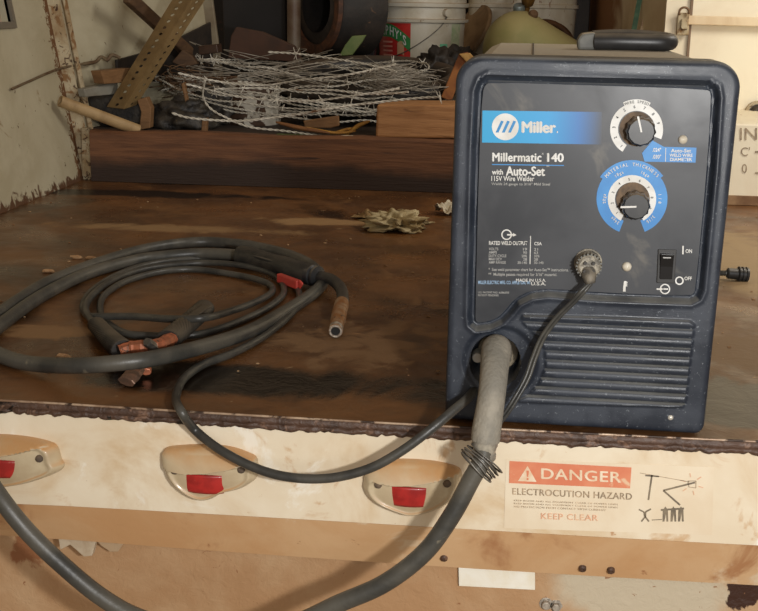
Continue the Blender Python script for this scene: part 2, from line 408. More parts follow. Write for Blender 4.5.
# door seam, hinge and rib on the right panel
M_rib = mat('cream_rib', s2l(225, 205, 170), s2l(205, 178, 140), .6, scale=10, bump=.1)
xd = at(690, 30, Y=1.94).x
bm = bmesh.new(); box(bm, (xd, 1.946, .6), (.006, .012, 1.0)); o = struct('trim_7', bm, mat('dark_gap', s2l(120, 96, 72))); tag(o, 'thin vertical gap between the cream cabinet panels')
r0 = at(688, 20, Y=1.93); bm = bmesh.new(); bar(bm, r0, Vector((XR-.05, 1.93, r0.z-.012)), .022, .010, Vector((0, 1, 0)))
box(bm, ((r0.x+XR)/2, 1.9395, r0.z-.006), (XR-r0.x-.1, .012, .004))
o = struct('trim_8', bm, M_rib, bevel=.003); tag(o, 'horizontal latch rib on the right cream panel')
p = at(683, 24, Y=1.935)
hl = empty('door_latch', p+Vector((0, 0, -.05)), 'rusty cream latch on the right cabinet panel at the rib end', 'latch')
bm = bmesh.new(); box(bm, p, (.03, .012, .055)); box(bm, p+Vector((.002, -.01, .0)), (.018, .014, .024)); obj('latch_plate', bm, M_seam, hl, bevel=.003)
bm = bmesh.new(); a = at(684, 14, Y=1.92)
tube(bm, [a+Vector((.012*math.cos(t), 0, .012*math.sin(t)+.004)) for t in [math.pi*(-.1+1.3*i/12) for i in range(13)]], .0028, 8); obj('hook', bm, mat('rusty_hook', s2l(110, 82, 56), rough=.5, metal=.4), hl, smooth=True)
# low sill with painted marks at the far right
sx0 = at(690, 190, Y=1.55).x; sz = at(750, 124, Y=1.55).z
bm = bmesh.new(); box(bm, ((sx0+XR)/2, 1.75, sz/2), (XR-sx0, .4, sz)); o = struct('trim_9', bm, M_wallR, bevel=.004); tag(o, 'low cream sill box with scrawled black marks')
M_ink = mat('faded_black_ink', s2l(128, 108, 88), s2l(176, 158, 130), rough=.7, scale=60)
def inkw(s, b): 
    P = [at(b[0], b[3], Y=1.5485), at(b[2], b[3], Y=1.5485), at(b[0], b[1], Y=1.5485)]
    text_quad('scrawl', s, P, M_ink, o)
inkw('IN', (740, 128, 757, 140)); inkw("C'", (741, 147, 750, 156)); inkw('0', (742, 164, 747, 173)); inkw('-', (755, 151, 761, 153)); inkw('-', (755, 172, 761, 174))
bm = bmesh.new(); box(bm, ((sx0+XR)/2, 1.545, .011), (XR-sx0, .014, .02)); o = struct('trim_10', bm, mat('brown_sill_foot', s2l(150, 118, 84), s2l(112, 80, 52), .8, scale=12, bump=.3)); tag(o, 'brown strip along the foot of the cream sill')
p = at(757, 113, Y=1.93); kn = empty('round_latch', p, 'small dark round latch knob on the right cream panel', 'knob')
bm = bmesh.new(); lathe(bm, [(0, .02), (.014, .02), (.018, .012), (.018, 0), (.022, 0), (.022, -.005), (0, -.005)], p, Vector((0, -1, 0)), 24); obj('knob', bm, mat('dark_knob', s2l(70, 60, 52), rough=.5, metal=.3), kn, smooth=True, sharp=35)
bm = bmesh.new(); lathe(bm, [(.022, .0), (.022, .003), (.03, .003), (.03, -.006), (.022, -.006)], p, Vector((0, -1, 0)), 24); obj('collar', bm, M_seam, kn, smooth=True, sharp=35)
# ================================================================== WELDER
WY, WH, WX, WYY, WW, WD = -.0242, .3805, .0972, .004, .270, .484
wr = Vector((math.cos(WY), math.sin(WY), 0)); wn = Vector((math.sin(WY), -math.cos(WY), 0)); W0 = Vector((WX, WYY, 0))
def WL(u, z, d=0): return W0+wr*u+wn*d+Vector((0, 0, z))      # d = towards the viewer side
def Wp(px, py, d=0): return at(px, py, P=W0+wn*d, N=wn)
def Wl(px, py, d=0):
    p = Wp(px, py, d)-W0; return (p.dot(wr), p.z)
M_bezel = mat('blue_black_textured_plastic', s2l(36, 42, 52), s2l(52, 58, 68), .33, scale=16, bump=.10, bscale=900, spots=s2l(112, 118, 124), sscale=380, sthr=.63, dust=s2l(138, 136, 128), dustamt=.5, dlo=.42, rough2=.52)  # dust tint on upward slopes also paints highlights onto the louvers
M_panel = mat('dark_grey_label_panel', s2l(42, 45, 50), s2l(56, 58, 62), .36, scale=9, spots=s2l(104, 100, 92), sscale=11, sthr=.58, edge=.16, rough2=.5)
M_case = mat('dusty_beige_case_metal', s2l(196, 193, 182), s2l(200, 190, 166), .6, scale=8, dust=s2l(200, 192, 174), dustamt=.6, spots=s2l(150, 128, 96), sscale=20, sthr=.66)
M_white = mat('white_print', s2l(222, 222, 218), s2l(205, 203, 196), .5, scale=40)
M_greyp = mat('dulled_white_print', s2l(172, 172, 168), s2l(158, 157, 152), .5, scale=40)
M_blue = mat('blue_print', s2l(58, 140, 205), s2l(50, 125, 190), .45, scale=20)
M_black = mat('black_plastic', s2l(30, 31, 33), s2l(44, 44, 45), .4, scale=20, dust=s2l(130, 120, 104), dustamt=.5, dlo=.3)
M_rubber = mat('dusty_black_rubber', s2l(70, 70, 70), s2l(92, 90, 85), .55, scale=25, dust=s2l(140, 130, 112), dustamt=.45, dlo=.3, bump=.1)
wel = empty('wire_welder', W0+Vector((0, .22, 0)), 'dark blue-black wire feed welder with control panel standing on the deck edge', 'welder', rz=WY)
# --- front bezel as a displaced shell
PAN_PX = [(473, 150), (476, 92), (480, 81), (489, 76), (600, 79.5), (709, 83), (717, 88), (718.5, 98), (714, 170), (702.5, 291), (699, 299), (691, 303), (600, 299.5), (548, 295.5), (532, 297.5), (519, 304), (510, 315), (502, 323), (491, 328), (476, 330), (470, 325), (469, 316)]
PANL = np.array([Wl(*p) for p in PAN_PX])
LOU_PX = [(522, 314), (600, 315.5), (690, 319), (696, 324), (687, 404), (683, 408.5), (600, 406.5), (518, 403.5), (517, 399), (528, 393), (538, 382), (544, 366), (543, 350), (536, 337), (524, 326), (519, 320)]
LOUL = np.array([Wl(*p) for p in LOU_PX])
def poly_sdf(P, U, Z):
    n = len(P); dmin = np.full(U.shape, 1e9); ins = np.zeros(U.shape, bool)
    for i in range(n):
        a = P[i]; b = P[(i+1) % n]; ex, ez = b-a
        t = np.clip(((U-a[0])*ex+(Z-a[1])*ez)/(ex*ex+ez*ez), 0, 1)
        dmin = np.minimum(dmin, np.hypot(U-a[0]-t*ex, Z-a[1]-t*ez))
        c = ((a[1] > Z) != (b[1] > Z)) & (U < (b[0]-a[0])*(Z-a[1])/(b[1]-a[1]+1e-12)+a[0]); ins ^= c
    return np.where(ins, dmin, -dmin)
def sstep(x, a, b):
    t = np.clip((x-a)/(b-a), 0, 1); return t*t*(3-2*t)
nu, nz_ = 240, 330
def halfw(z):
    w = np.full(z.shape, WW/2); rt, rb = .027, .010
    k = z > WH-rt; w[k] = WW/2-rt+np.sqrt(np.maximum(rt**2-(z[k]-WH+rt)**2, 0))
    k = z < rb; w[k] = WW/2-rb+np.sqrt(np.maximum(rb**2-(rb-z[k])**2, 0))
    return w
tz = np.linspace(0, 1, nz_); zz = WH*tz
zz = np.concatenate([WH*.0+np.array([0, .0006, .0015, .003, .005, .0075]), np.linspace(.010, WH-.027, nz_-20), WH-.027+.027*np.sin(np.linspace(0, 1, 15)[1:]*np.pi/2)]); nz_ = len(zz)
hw = halfw(zz); tu = np.linspace(-1, 1, nu)
U = hw[:, None]*tu[None, :]; Z = np.repeat(zz[:, None], nu, 1)
# distance to outer outline
def rr_sdf(U, Z):
    r = np.where(Z > WH/2, .027, .010); qx = np.abs(U)-(WW/2-r); qz = np.abs(Z-WH/2)-(WH/2-r)
    return -(np.hypot(np.maximum(qx, 0), np.maximum(qz, 0))+np.minimum(np.maximum(qx, qz), 0)-r)
s = np.clip(rr_sdf(U, Z), 0, 1); re = .007
H = np.where(s < re, -(re-np.sqrt(np.maximum(re*re-(re-s)**2, 0))), 0.)
U = U+.0058*(Z/WH)*(tu[None, :]+1)/2
p = poly_sdf(PANL, U, Z); lv = poly_sdf(LOUL, U, Z)
H += -.009*sstep(p, -.0015, .003)+.003*sstep(p, .005, .0065)
H += .0016*np.exp(-((p+.003)/.0022)**2)
cu, cz = Wl(500, 362); rad = np.hypot(U-cu, Z-cz)
H += -.004*(1-sstep(rad, .034, .041))*(p < -.004)
hu, hz = Wl(495, 363); rad2 = np.hypot((U-hu)*1.0, (Z-hz)*.92)
holemask = 1-sstep(rad2, .0245, .0265)
H += -.042*holemask
lz0 = LOUL[:, 1].min(); nlv = 10; per = (LOUL[:, 1].max()-lz0)/nlv
ph = np.mod((Z-lz0)/per, 1)
prof = .0075*np.sin(np.pi*np.clip(ph, 0, 1))**.22-.0044
H += np.where(lv > 0, prof*sstep(lv, 0, .003)-0.0*lv, 0)
H += -.001*sstep(lv, -.003, 0)*(lv < 0)*0
bm = bmesh.new(); g = []
for i in range(nz_):
    g.append([bm.verts.new(WL(float(U[i, j]), float(Z[i, j]), float(H[i, j]))) for j in range(nu)])
for i in range(nz_-1):
    for j in range(nu-1):
        bm.faces.new((g[i][j], g[i][j+1], g[i+1][j+1], g[i+1][j]))
loop = [g[0][j] for j in range(nu)]+[g[i][-1] for i in range(1, nz_)]+[g[-1][j] for j in range(nu-2, -1, -1)]+[g[i][0] for i in range(nz_-2, 0, -1)]
lc = [(v.co-W0) for v in loop]; lu = [(c.dot(wr), c.z) for c in lc]
prevl = loop
for d, sc in ((-.03, 1.0), (-.055, 1.0), (-.056, .975)):
    ring = [bm.verts.new(WL(a*sc, WH/2+(b-WH/2)*sc, d)) for a, b in lu]; m_ = len(ring)
    for k in range(m_): bm.faces.new((prevl[k], ring[k], ring[(k+1) % m_], prevl[(k+1) % m_]))
    prevl = ring
bm.faces.new(prevl[::-1])
front = obj('front_bezel', bm, M_bezel, wel, smooth=True, sharp=50)
# control panel plate
def inset(P, d):
    n = len(P); out = []
    area = sum(P[i][0]*P[(i+1) % n][1]-P[(i+1) % n][0]*P[i][1] for i in range(n)); sgn = 1 if area > 0 else -1
    for i in range(n):
        a, b, c = P[i-1], P[i], P[(i+1) % n]
        e1 = np.array([b[0]-a[0], b[1]-a[1]]); e2 = np.array([c[0]-b[0], c[1]-b[1]])
        n1 = np.array([-e1[1], e1[0]])/np.linalg.norm(e1)*sgn; n2 = np.array([-e2[1], e2[0]])/np.linalg.norm(e2)*sgn
        nn = n1+n2; nn /= max(np.dot(nn, n1), .3); out.append(np.array(b)+nn*d)
    return out
def chaikin(P, it=2):
    for _ in range(it):
        Q = []
        for i in range(len(P)):
            a = np.array(P[i]); b = np.array(P[(i+1) % len(P)]); Q += [a*.75+b*.25, a*.25+b*.75]
        P = Q
    return P
PD = -.0048
bm = bmesh.new(); prism(bm, [WL(a, b, PD-.0015) for a, b in inset(chaikin(PANL, 1), .0062)], wn*.0015)
panel = obj('control_panel', bm, M_panel, wel)
OD = PD+.0003
def wpoly(name, pts, m, d=OD, parent=None, th=.0002):
    bm = bmesh.new(); prism(bm, [Wp(x, y, d) for x, y in pts], wn*th); return obj(name, bm, m, parent or panel)
def wtext(s, x0, y0, x1, y1, m=None, bold=0.0, d=OD+.0004, name='lettering', spacing=1.0, shear=0):
    return text_quad(name, s, [Wp(x0, y1, d), Wp(x1, y1+.006*(x1-x0), d), Wp(x0, y0, d)], m or M_white, panel, bold, spacing, shear)
def arcband(name, c, r0, r1, a0, a1, m, d=OD, parent=None, th=.0003, n=60):
    bm = bmesh.new(); P = [(c[0]+r1*math.cos(a0+(a1-a0)*i/n), c[1]-r1*math.sin(a0+(a1-a0)*i/n)) for i in range(n+1)]
    Q = [(c[0]+r0*math.cos(a0+(a1-a0)*i/n), c[1]-r0*math.sin(a0+(a1-a0)*i/n)) for i in range(n+1)]
    for i in range(n):
        f = bm.faces.new([bm.verts.new(Wp(*k, d)) for k in (P[i], P[i+1], Q[i+1], Q[i])])
    bmesh.ops.remove_doubles(bm, verts=bm.verts, dist=1e-6)
    return obj(name, bm, m, parent or panel)
def arctext(s, c, r, a0, a1, h, m, d=OD+.0006, bold=.02, name='lettering', w=None):
    bm = bmesh.new(); n = len(s); w = w or h*.62
    for i, ch in enumerate(s):
        if ch == ' ': continue
        a = a0+(a1-a0)*(i/(n-1) if n > 1 else .5); me = text_mesh(ch, bold)
        xs_ = [v.co.x for v in me.vertices]; cx = (min(xs_)+max(xs_))/2
        for v in me.vertices:
            lx = (v.co.x-cx)*h*1.3; ly = v.co.y*h*1.4
            px = c[0]+(r+ly)*math.cos(a)+lx*math.sin(a); py = c[1]-(r+ly)*math.sin(a)+lx*math.cos(a)
            v.co = Wp(px, py, d+v.co.z)
        bm.from_mesh(me); bpy.data.meshes.remove(me)
    me = bpy.data.meshes.new(name); bm.to_mesh(me); bm.free(); return link(name, me, m, panel, smooth=False)
rad_ = math.radians
# blue stripe that fades into the dark panel
m = mat('fading_blue_stripe_print', s2l(40, 150, 205), rough=.42); nt = m.node_tree
tc = nt.nodes.new('ShaderNodeTexCoord'); sx = nt.nodes.new('ShaderNodeSeparateXYZ'); cr = nt.nodes.new('ShaderNodeValToRGB')
nt.links.new(tc.outputs['Generated'], sx.inputs[0]); nt.links.new(sx.outputs[0], cr.inputs[0]); nt.links.new(cr.outputs[0], nt.nodes['Principled BSDF'].inputs['Base Color'])
for k, (p_, c_) in enumerate(((0, s2l(30, 155, 205)), (.55, s2l(38, 150, 208)), (.8, s2l(45, 110, 175)), (1.0, s2l(56, 58, 63)))):
    e = cr.color_ramp.elements[k] if k < 2 else cr.color_ramp.elements.new(p_); e.position = p_; e.color = (*c_, 1)
wpoly('blue_stripe', [(482.5, 110.5), (602, 112), (601.5, 144.5), (482, 142.5)], m)
def disc(name, c, r, m_, d, n=36, th=.0002, parent=None):
    return wpoly(name, [(c[0]+r*math.cos(2*math.pi*i/n), c[1]+r*math.sin(2*math.pi*i/n)) for i in range(n)], m_, d, parent, th)
em = disc('emblem', (505.3, 126.8), 13.4, M_white, OD+.0003)
M_bl2 = mat('emblem_blue', s2l(40, 130, 190), rough=.45)
for k in range(3):
    x = 497.5+k*6.2
    wpoly('emblem_bar', [(x-1.8, 132.5), (x+1.0, 132.5), (x+6.2, 121.5), (x+3.6, 120.6)], M_bl2, OD+.0007, em)
wtext('Miller', 521.5, 121.2, 556, 133, bold=.12, d=OD+.0006); wtext('.', 556.5, 131, 558, 133, bold=.05, d=OD+.0006)
wtext('Millermatic', 492.2, 152.6, 541.5, 161.6, bold=.09, spacing=1.04); wtext('®', 541.8, 153, 543.6, 155); wtext('140', 547, 153, 563.8, 162, bold=.09)
wpoly('underline', [(492, 164), (564, 165), (564, 165.9), (492, 164.9)], M_blue)
wtext('with', 491.8, 169.2, 503, 174.6, bold=.08); wtext('Auto-Set', 505.8, 166.2, 545, 175.8, bold=.09); wtext('TM', 546.3, 165.6, 549, 167)
wtext('115V Wire Welder', 491.4, 175.9, 534.2, 181, M_white, .012); wtext('Welds 24 gauge to 3/16" Mild Steel', 491.4, 182.5, 550, 185.9, M_greyp, .01)
# wire speed dial
c1 = (636.6, 129.3)
arcband('dial_ring', c1, 18.5, 26.5, rad_(-22), rad_(238), M_white); arcband('dial_ring', c1, 26, 30, rad_(62), rad_(117), M_white, d=OD+.0001)
arctext('WIRE SPEED', c1, 26.2, rad_(112), rad_(66), 2.9, mat('grey_print', s2l(120, 120, 118)))
M_gr = mat('dark_print', s2l(60, 60, 60))
for k in range(10):
    a = rad_(228-k*26.5); arctext(str(k+1) if k < 9 else '10', (c1[0]+21.2*math.cos(a), c1[1]-21.2*math.sin(a)), 0, a if k < 9 else a+.3, a if k < 9 else a-.3, 3, M_gr, name='dial_number') if k < 9 else None
M_dirt = mat('brown_grime', s2l(120, 100, 80), s2l(82, 72, 62), .9, scale=60)
arcband('grime_and_shadow', (637, 129), 8, 17.5, 0, 2*math.pi, M_dirt, d=OD+.0001)  # grime ring with the knob's shadow also put into its colour
def knob(c, r, pang, seed):
    P = Wp(c[0], c[1], OD); rm = r*1.09/F_PX*1.06
    bm = bmesh.new(); n = 60; dep = .016; rings = []
    for h, k in ((0, 1.04), (.004, 1.06), (.0125, 1.02), (.0150, .96), (.016, .88)):
        ring = []
        for i in range(n):
            a = 2*math.pi*i/n; lob = 1+.045*math.cos(a*12)*(1 if h < .0150 else .3)
            ring.append(bm.verts.new(P+wn*h+(wr*math.cos(a)+Vector((0, 0, 1))*math.sin(a))*rm*k*lob))
        rings.append(ring)
    for A, B in zip(rings, rings[1:]):
        for k in range(n): bm.faces.new((A[k], A[(k+1) % n], B[(k+1) % n], B[k]))
    bm.faces.new(rings[-1])
    kb = obj('knob', bm, mat('black_knob_plastic', s2l(38, 39, 41), s2l(50, 50, 50), .35, scale=60, dust=s2l(120, 104, 84), dustamt=.9, dlo=.2), wel, smooth=True, sharp=40)
    d = wr*math.cos(pang)+Vector((0, 0, math.sin(pang))); t = d.cross(wn)
    bm = bmesh.new(); a = P+wn*.0163; prism(bm, [a-t*.0008, a+t*.0008, a+d*rm*1.15+t*.001, a+d*rm*1.15-t*.001], wn*.0006)
    obj('pointer', bm, M_white, kb)
knob((640, 130.5), 14.0, rad_(106), 1)
# diameter callout
wpoly('blue_callout', [(642, 153), (652.5, 140.5), (664, 146.8), (696.5, 147.6), (695.5, 162.6), (644.5, 161.6)], M_blue, OD+.0002)
wtext('.024"', 652.5, 147.8, 661, 151.8, bold=.02, d=OD+.0008); wtext('.030"', 652.5, 154.6, 661, 158.6, bold=.02, d=OD+.0008)
wtext('Auto-Set', 671, 148.8, 691, 152.4, bold=.02, d=OD+.0008); wtext('WELD WIRE', 669.5, 153.6, 692.5, 156.8, bold=.02, d=OD+.0008); wtext('DIAMETER', 670, 157.8, 692, 161, bold=.02, d=OD+.0008)
wpoly('underline', [(665.5, 148), (666.1, 148), (665.7, 161.5), (665.1, 161.5)], M_white, OD+.0007)
def led(c, r, name='indicator_light'):
    P = Wp(c[0], c[1], OD); rm = r/F_PX*1.23
    bm = bmesh.new(); lathe(bm, [(0, .0045), (rm*.5, .004), (rm*.85, .0028), (rm, .001), (rm*1.02, 0)], P, wn, 24)
    obj(name, bm, mat('milky_lens', s2l(215, 208, 192), s2l(190, 180, 160), .35, scale=200), wel, smooth=True)
led((682.8, 139.6), 4.3); led((626.8, 266.6), 4.6)
# thickness dial
c2 = (632, 198.6)
arcband('dial_ring', c2, 23.5, 35.5, rad_(-69), rad_(249), M_blue); arcband('dial_ring', c2, 35, 38.5, rad_(36), rad_(146), M_blue, d=OD+.0001)
arcband('dial_ring', (632, 199.3), 17, 24.2, rad_(-62), rad_(242), M_white, d=OD+.0002)
arctext('MATERIAL THICKNESS', c2, 32.6, rad_(138), rad_(42), 3.4, M_white, bold=.04, w=2)
for tx, a in (('18ga', 118), ('16ga', 62), ('20ga', 180), ('1/8', 0), ('24ga', 232), ('3/16', -48)):
    a = rad_(a); k = .09 if abs(a) < 9 else 0; arctext(tx, c2, 26.5, a+.14, a-.14, 3.2, M_white, bold=.03)
for k in range(9): arctext(str(k+1), (632, 199.3), 18.8, *(2*[rad_(222-k*31)]), 2.7, M_gr, name='dial_number')
arcband('grime_and_shadow', (633, 199), 8, 16.8, 0, 2*math.pi, M_dirt, d=OD+.0003)  # dirt and painted knob shadow in one ring
knob((635, 204), 13.6, rad_(184), 2)
# ratings table
arcband('output_symbol', (506.6, 234.7), 4.1, 5.3, 0, 2*math.pi, M_white); wpoly('output_symbol', [(507, 234), (513, 234.1), (513, 233), (516.5, 235), (513, 236.6), (513, 235.6), (507, 235.4)], M_white)
wtext('RATED WELD OUTPUT', 489, 241, 527.3, 245, bold=.015); wtext('CSA', 534.2, 242, 541.8, 245.2, bold=.015)
wpoly('divider', [(530.2, 236), (531, 236), (530.4, 264), (529.6, 264)], M_white)
for s_, y, v1, v2, w1_, w2_, w0_ in (('VOLTS', 247.6, '19', '21', 4, 4, 9.5), ('AMPS', 251, '90', '63', 4, 4, 8), ('DUTY CYCLE', 254.4, '20%', '30%', 5.5, 5.5, 17.5), ('MAX OCV', 257.7, '28', '28', 4, 4, 13), ('AMP RANGE', 261, '30-140', '30-140', 9.5, 9.5, 17)):
    wtext(s_, 488.8, y, 488.8+w0_, y+2.7, M_greyp, .012); wtext(v1, 527-w1_, y+.3, 527, y+2.9, M_greyp, .012); wtext(v2, 534, y+.4, 534+w2_, y+3, M_greyp, .012)
wtext('*  See weld parameter chart for Auto-Set™ instructions.', 488.5, 267.8, 568.5, 271.8, M_greyp, .01)
wtext('**  Multiple passes required for 3/16" material.', 488.3, 272.6, 557, 276.6, M_greyp, .01)
wtext('MILLER ELECTRIC MFG. CO. APPLETON, WI', 478.2, 280.6, 530, 284.6, mat('blue_white_print', s2l(150, 180, 210)), .015)
wtext('MADE IN U.S.A.', 516, 278.6, 546, 281.6, M_white, .03); wtext('U.S.A.', 531, 282, 546, 285.2, M_white, .04)
wtext('U.S. PATENT NO. 6,066,833', 478, 291.4, 509, 293.6, M_greyp, .01); wtext('PATENT PENDING', 478, 294.2, 498.5, 296.2, M_greyp, .01)
wtext('ON', 685.6, 249.2, 692, 253, bold=.02); wpoly('on_mark', [(682.3, 245.8), (683.8, 245.8), (683.6, 254.2), (682.1, 254.2)], M_white)
arcband('off_mark', (679.4, 280.7), 2.9, 4.3, 0, 2*math.pi, M_white); wtext('OFF', 684.4, 276.6, 691.8, 280.2, bold=.02)
arcband('plug_symbol', (665, 289), 4.0, 5.2, 0, 2*math.pi, M_white); wpoly('plug_symbol', [(656.5, 288.3), (660, 288.3), (660, 287), (663.5, 289), (660, 291), (660, 289.9), (656.5, 289.7)], M_white); wpoly('plug_symbol', [(663.5, 288.3), (668, 288.3), (668, 289.8), (663.5, 289.6)], M_white)
wpoly('temperature_symbol', [(624, 281), (626, 281), (628, 282.5), (626, 283), (628, 284.2), (626, 284.8), (627.8, 286), (625.6, 286.5), (625.6, 291.5), (623, 291.5), (623.2, 287)], M_white)
# rocker switch
bm = bmesh.new()
prism(bm, [Wp(x, y, OD) for x, y in ((658, 249), (676.5, 249.5), (674.4, 283), (656.5, 282.6))], wn*.0016); obj('switch_frame', bm, mat('switch_frame', s2l(44, 43, 42), rough=.5), wel, bevel=.0006)
bm = bmesh.new(); q = [Wp(x, y, OD+.0016) for x, y in ((660.5, 253), (673.6, 253.4), (672, 279.3), (659.5, 279))]
vs = [bm.verts.new(q[0]+wn*.0062), bm.verts.new(q[1]+wn*.0062), bm.verts.new((q[1]+q[2])/2+wn*.0022), bm.verts.new(q[2]+wn*.001), bm.verts.new(q[3]+wn*.001), bm.verts.new((q[0]+q[3])/2+wn*.0022)]
bs = [bm.verts.new(p_) for p_ in (q[0], q[1], q[2], q[3])]
for f in ((0, 1, 2, 5), (5, 2, 3, 4)): bm.faces.new([vs[i] for i in f])
bm.faces.new((vs[0], bs[0], bs[1], vs[1])); bm.faces.new((vs[1], bs[1], bs[2], vs[3], vs[2])); bm.faces.new((vs[3], bs[2], bs[3], vs[4])); bm.faces.new((vs[4], bs[3], bs[0], vs[0], vs[5])); bm.faces.new(bs[::-1])
sw = obj('rocker_switch', bm, mat('rocker_plastic', s2l(28, 28, 29), rough=.3), wel, bevel=.0006)
bm = bmesh.new(); prism(bm, [Wp(x, y, OD+.0075) for x, y in ((663, 257), (671, 257.2), (670.9, 258.4), (662.9, 258.2))], wn*.0003); obj('switch_mark', bm, M_greyp, sw)
# screws
for (x, y) in ((670.5, 417.5),):
    P = Wp(x, y, -.0005); bm = bmesh.new(); lathe(bm, [(0, .002), (.0018, .0018), (.0028, .0006), (.003, 0)], P, wn, 16); obj('screw', bm, mat('bright_screw', s2l(205, 200, 188), rough=.35, metal=.3), wel, smooth=True)
# dust lodged along the panel lower rim
# gun socket inside recess
Pc = WL(hu+.002, hz+.003, -.040)
bm = bmesh.new(); lathe(bm, [(.0, .022), (.011, .022), (.0135, .020), (.0135, .006), (.021, .006), (.022, .004), (.022, 0)], Pc, wn, 32); obj('gun_socket', bm, mat('brass_dusty_socket', s2l(150, 138, 116), s2l(110, 98, 80), .5, scale=60, metal=.2), wel, smooth=True, sharp=35)
bm = bmesh.new(); P = Wp(477.5, 357, -.02); lathe(bm, [(0, .004), (.005, .004), (.006, .001), (.006, -.014)], P, wn, 20); obj('latch_button', bm, M_case, wel, smooth=True, sharp=35)
# feet hidden just under case + case
bm = bmesh.new(); hw_ = .1235; zt = WH-.0012; c_ = .02
prof = [(-hw_, .003), (hw_, .003), (hw_, zt-c_), (hw_-.006, zt-.006), (hw_-c_, zt), (-hw_+c_, zt), (-hw_+.006, zt-.006), (-hw_, zt-c_)]
prism(bm, [WL(a, b, -.054) for a, b in prof], -wn*.425); obj('case', bm, M_case, wel, bevel=.002)
bm = bmesh.new(); hb = .118
prism(bm, [WL(a*.985, .002+b*.985, -.479) for a, b in prof], -wn*.012); obj('rear_panel', bm, M_bezel, wel, bevel=.003)
# seam of the hinged side cover, running front to back on the top
bm = bmesh.new(); u0 = Wl(516, 55)[0]
bar(bm, WL(-.060, zt+.0004, -.056), WL(-.060, zt+.0004, -.477), .0016, .0012); obj('cover_seam', bm, mat('dark_seam', s2l(90, 84, 76)), wel)
bm = bmesh.new(); bar(bm, WL(-.062, zt+.0003, -.056), WL(-.113+.006, zt+.0003, -.056), .004, .001); obj('cover_lip', bm, M_case, wel)
# handle
def TP(px, py, z): return at(px, py, Z=z)
h1 = TP(588, 50, zt+.0); hd_ = (h1-W0).dot(wn)
hx0, hx1 = (h1-W0).dot(wr), (at(676, 50, P=h1, N=wn)-W0).dot(wr)
M_hgrey = mat('grey_weathered_plastic', s2l(112, 112, 106), s2l(92, 92, 88), .6, scale=40, dust=s2l(176, 164, 140), dustamt=.8)
hp = lambda u, z, d: WL(u, zt+z, hd_+d)
bm = bmesh.new(); prism(bm, [hp(hx0-.012, 0, 0), hp(hx0+.013, 0, 0), hp(hx0+.014, .016, 0), hp(hx0+.006, .021, 0), hp(hx0-.008, .019, 0), hp(hx0-.013, .012, 0)], -wn*.04); obj('handle_mount', bm, M_hgrey, wel, bevel=.003)
bm = bmesh.new(); L_ = hx1-hx0
path = [hp(hx0+.008, .010, -.002), hp(hx0+L_*.35, .0105, .002), hp(hx0+L_*.7, .0105, .002), hp(hx1-.014, .0105, -.002), hp(hx1-.006, .011, -.014), hp(hx1-.013, .0125, -.028), hp(hx0+L_*.6, .0145, -.034), hp(hx0+L_*.3, .0145, -.034), hp(hx0+.006, .0125, -.03)]
tube(bm, smooth_pts(path, 8), .0098, 16); obj('handle', bm, M_black, wel, smooth=True, sharp=60)
# remote connector on the panel
P = Wp(588, 262, OD)
bm = bmesh.new(); lathe(bm, [(0, .024), (.0095, .024), (.0115, .022), (.0118, .014), (.0128, .013), (.0128, .003), (.0140, .002), (.0140, 0)], P, wn, 32)
cn = obj('cable_connector', bm, mat('dusty_connector_metal', s2l(176, 168, 150), s2l(112, 108, 100), .55, scale=130, metal=.15, bump=.5, bscale=300), wel, smooth=True, sharp=35)
bm = bmesh.new()
for k in range(22):
    a = 2*math.pi*k/22; d = (wr*math.cos(a)+Vector((0, 0, 1))*math.sin(a)); box(bm, P+d*.0122+wn*.018, (.0016, .009, .0016), frame(wn, d))
obj('knurl', bm, M_hgrey, cn)
Q0 = P+wn*.020+Vector((0, 0, -.006))
bm = bmesh.new(); tube(bm, smooth_pts([Q0, Q0+wn*.006+Vector((.001, 0, -.005)), Q0+wn*.007+Vector((.002, 0, -.010))], 5), [.0085-.0035*i/10 for i in range(11)], 14); obj('strain_relief', bm, mat('dark_dusty_rubber', s2l(74, 70, 64), s2l(120, 112, 98), .6, scale=120), cn, smooth=True)
bm = bmesh.new()
for k in range(4):
    a_ = math.pi/4+k*math.pi/2; lathe(bm, [(0, .004), (.0016, .004), (.0018, 0)], P+wn*.0235+(wr*math.cos(a_)+Vector((0, 0, 1))*math.sin(a_))*.0058, wn, 10)
obj('connector_screw', bm, mat('dark_pin', s2l(50, 46, 42), rough=.5), cn)
# ================================================================== CABLES AND TORCH
M_hose = mat('dusty_grey_black_rubber_hose', s2l(58, 58, 55), s2l(88, 85, 77), .40, scale=14, bump=.1, bscale=200, spots=s2l(130, 122, 104), sscale=40, sthr=.66, edge=.1)
M_hose2 = mat('black_rubber_cable', s2l(50, 50, 48), s2l(76, 74, 68), .40, scale=20, bump=.1, bscale=200, spots=s2l(120, 110, 92), sscale=50, sthr=.66, edge=.1)
M_boot = mat('grey_dusty_boot_rubber', s2l(122, 118, 108), s2l(152, 145, 131), .7, scale=22, bump=.4, bscale=200, spots=s2l(96, 92, 84), sscale=30, sthr=.64, edge=.1)
M_steel = mat('dull_steel_wire', s2l(132, 128, 120), s2l(92, 88, 82), .4, metal=.6, scale=50)
def D(px, py, z): return at(px, py, Z=z)
def Fr(px, py, y): return at(px, py, Y=y)
gun = empty('welding_gun', D(290, 275, 0), 'black welding torch with red trigger and long thick grey hose coiled on the deck', 'welding torch')
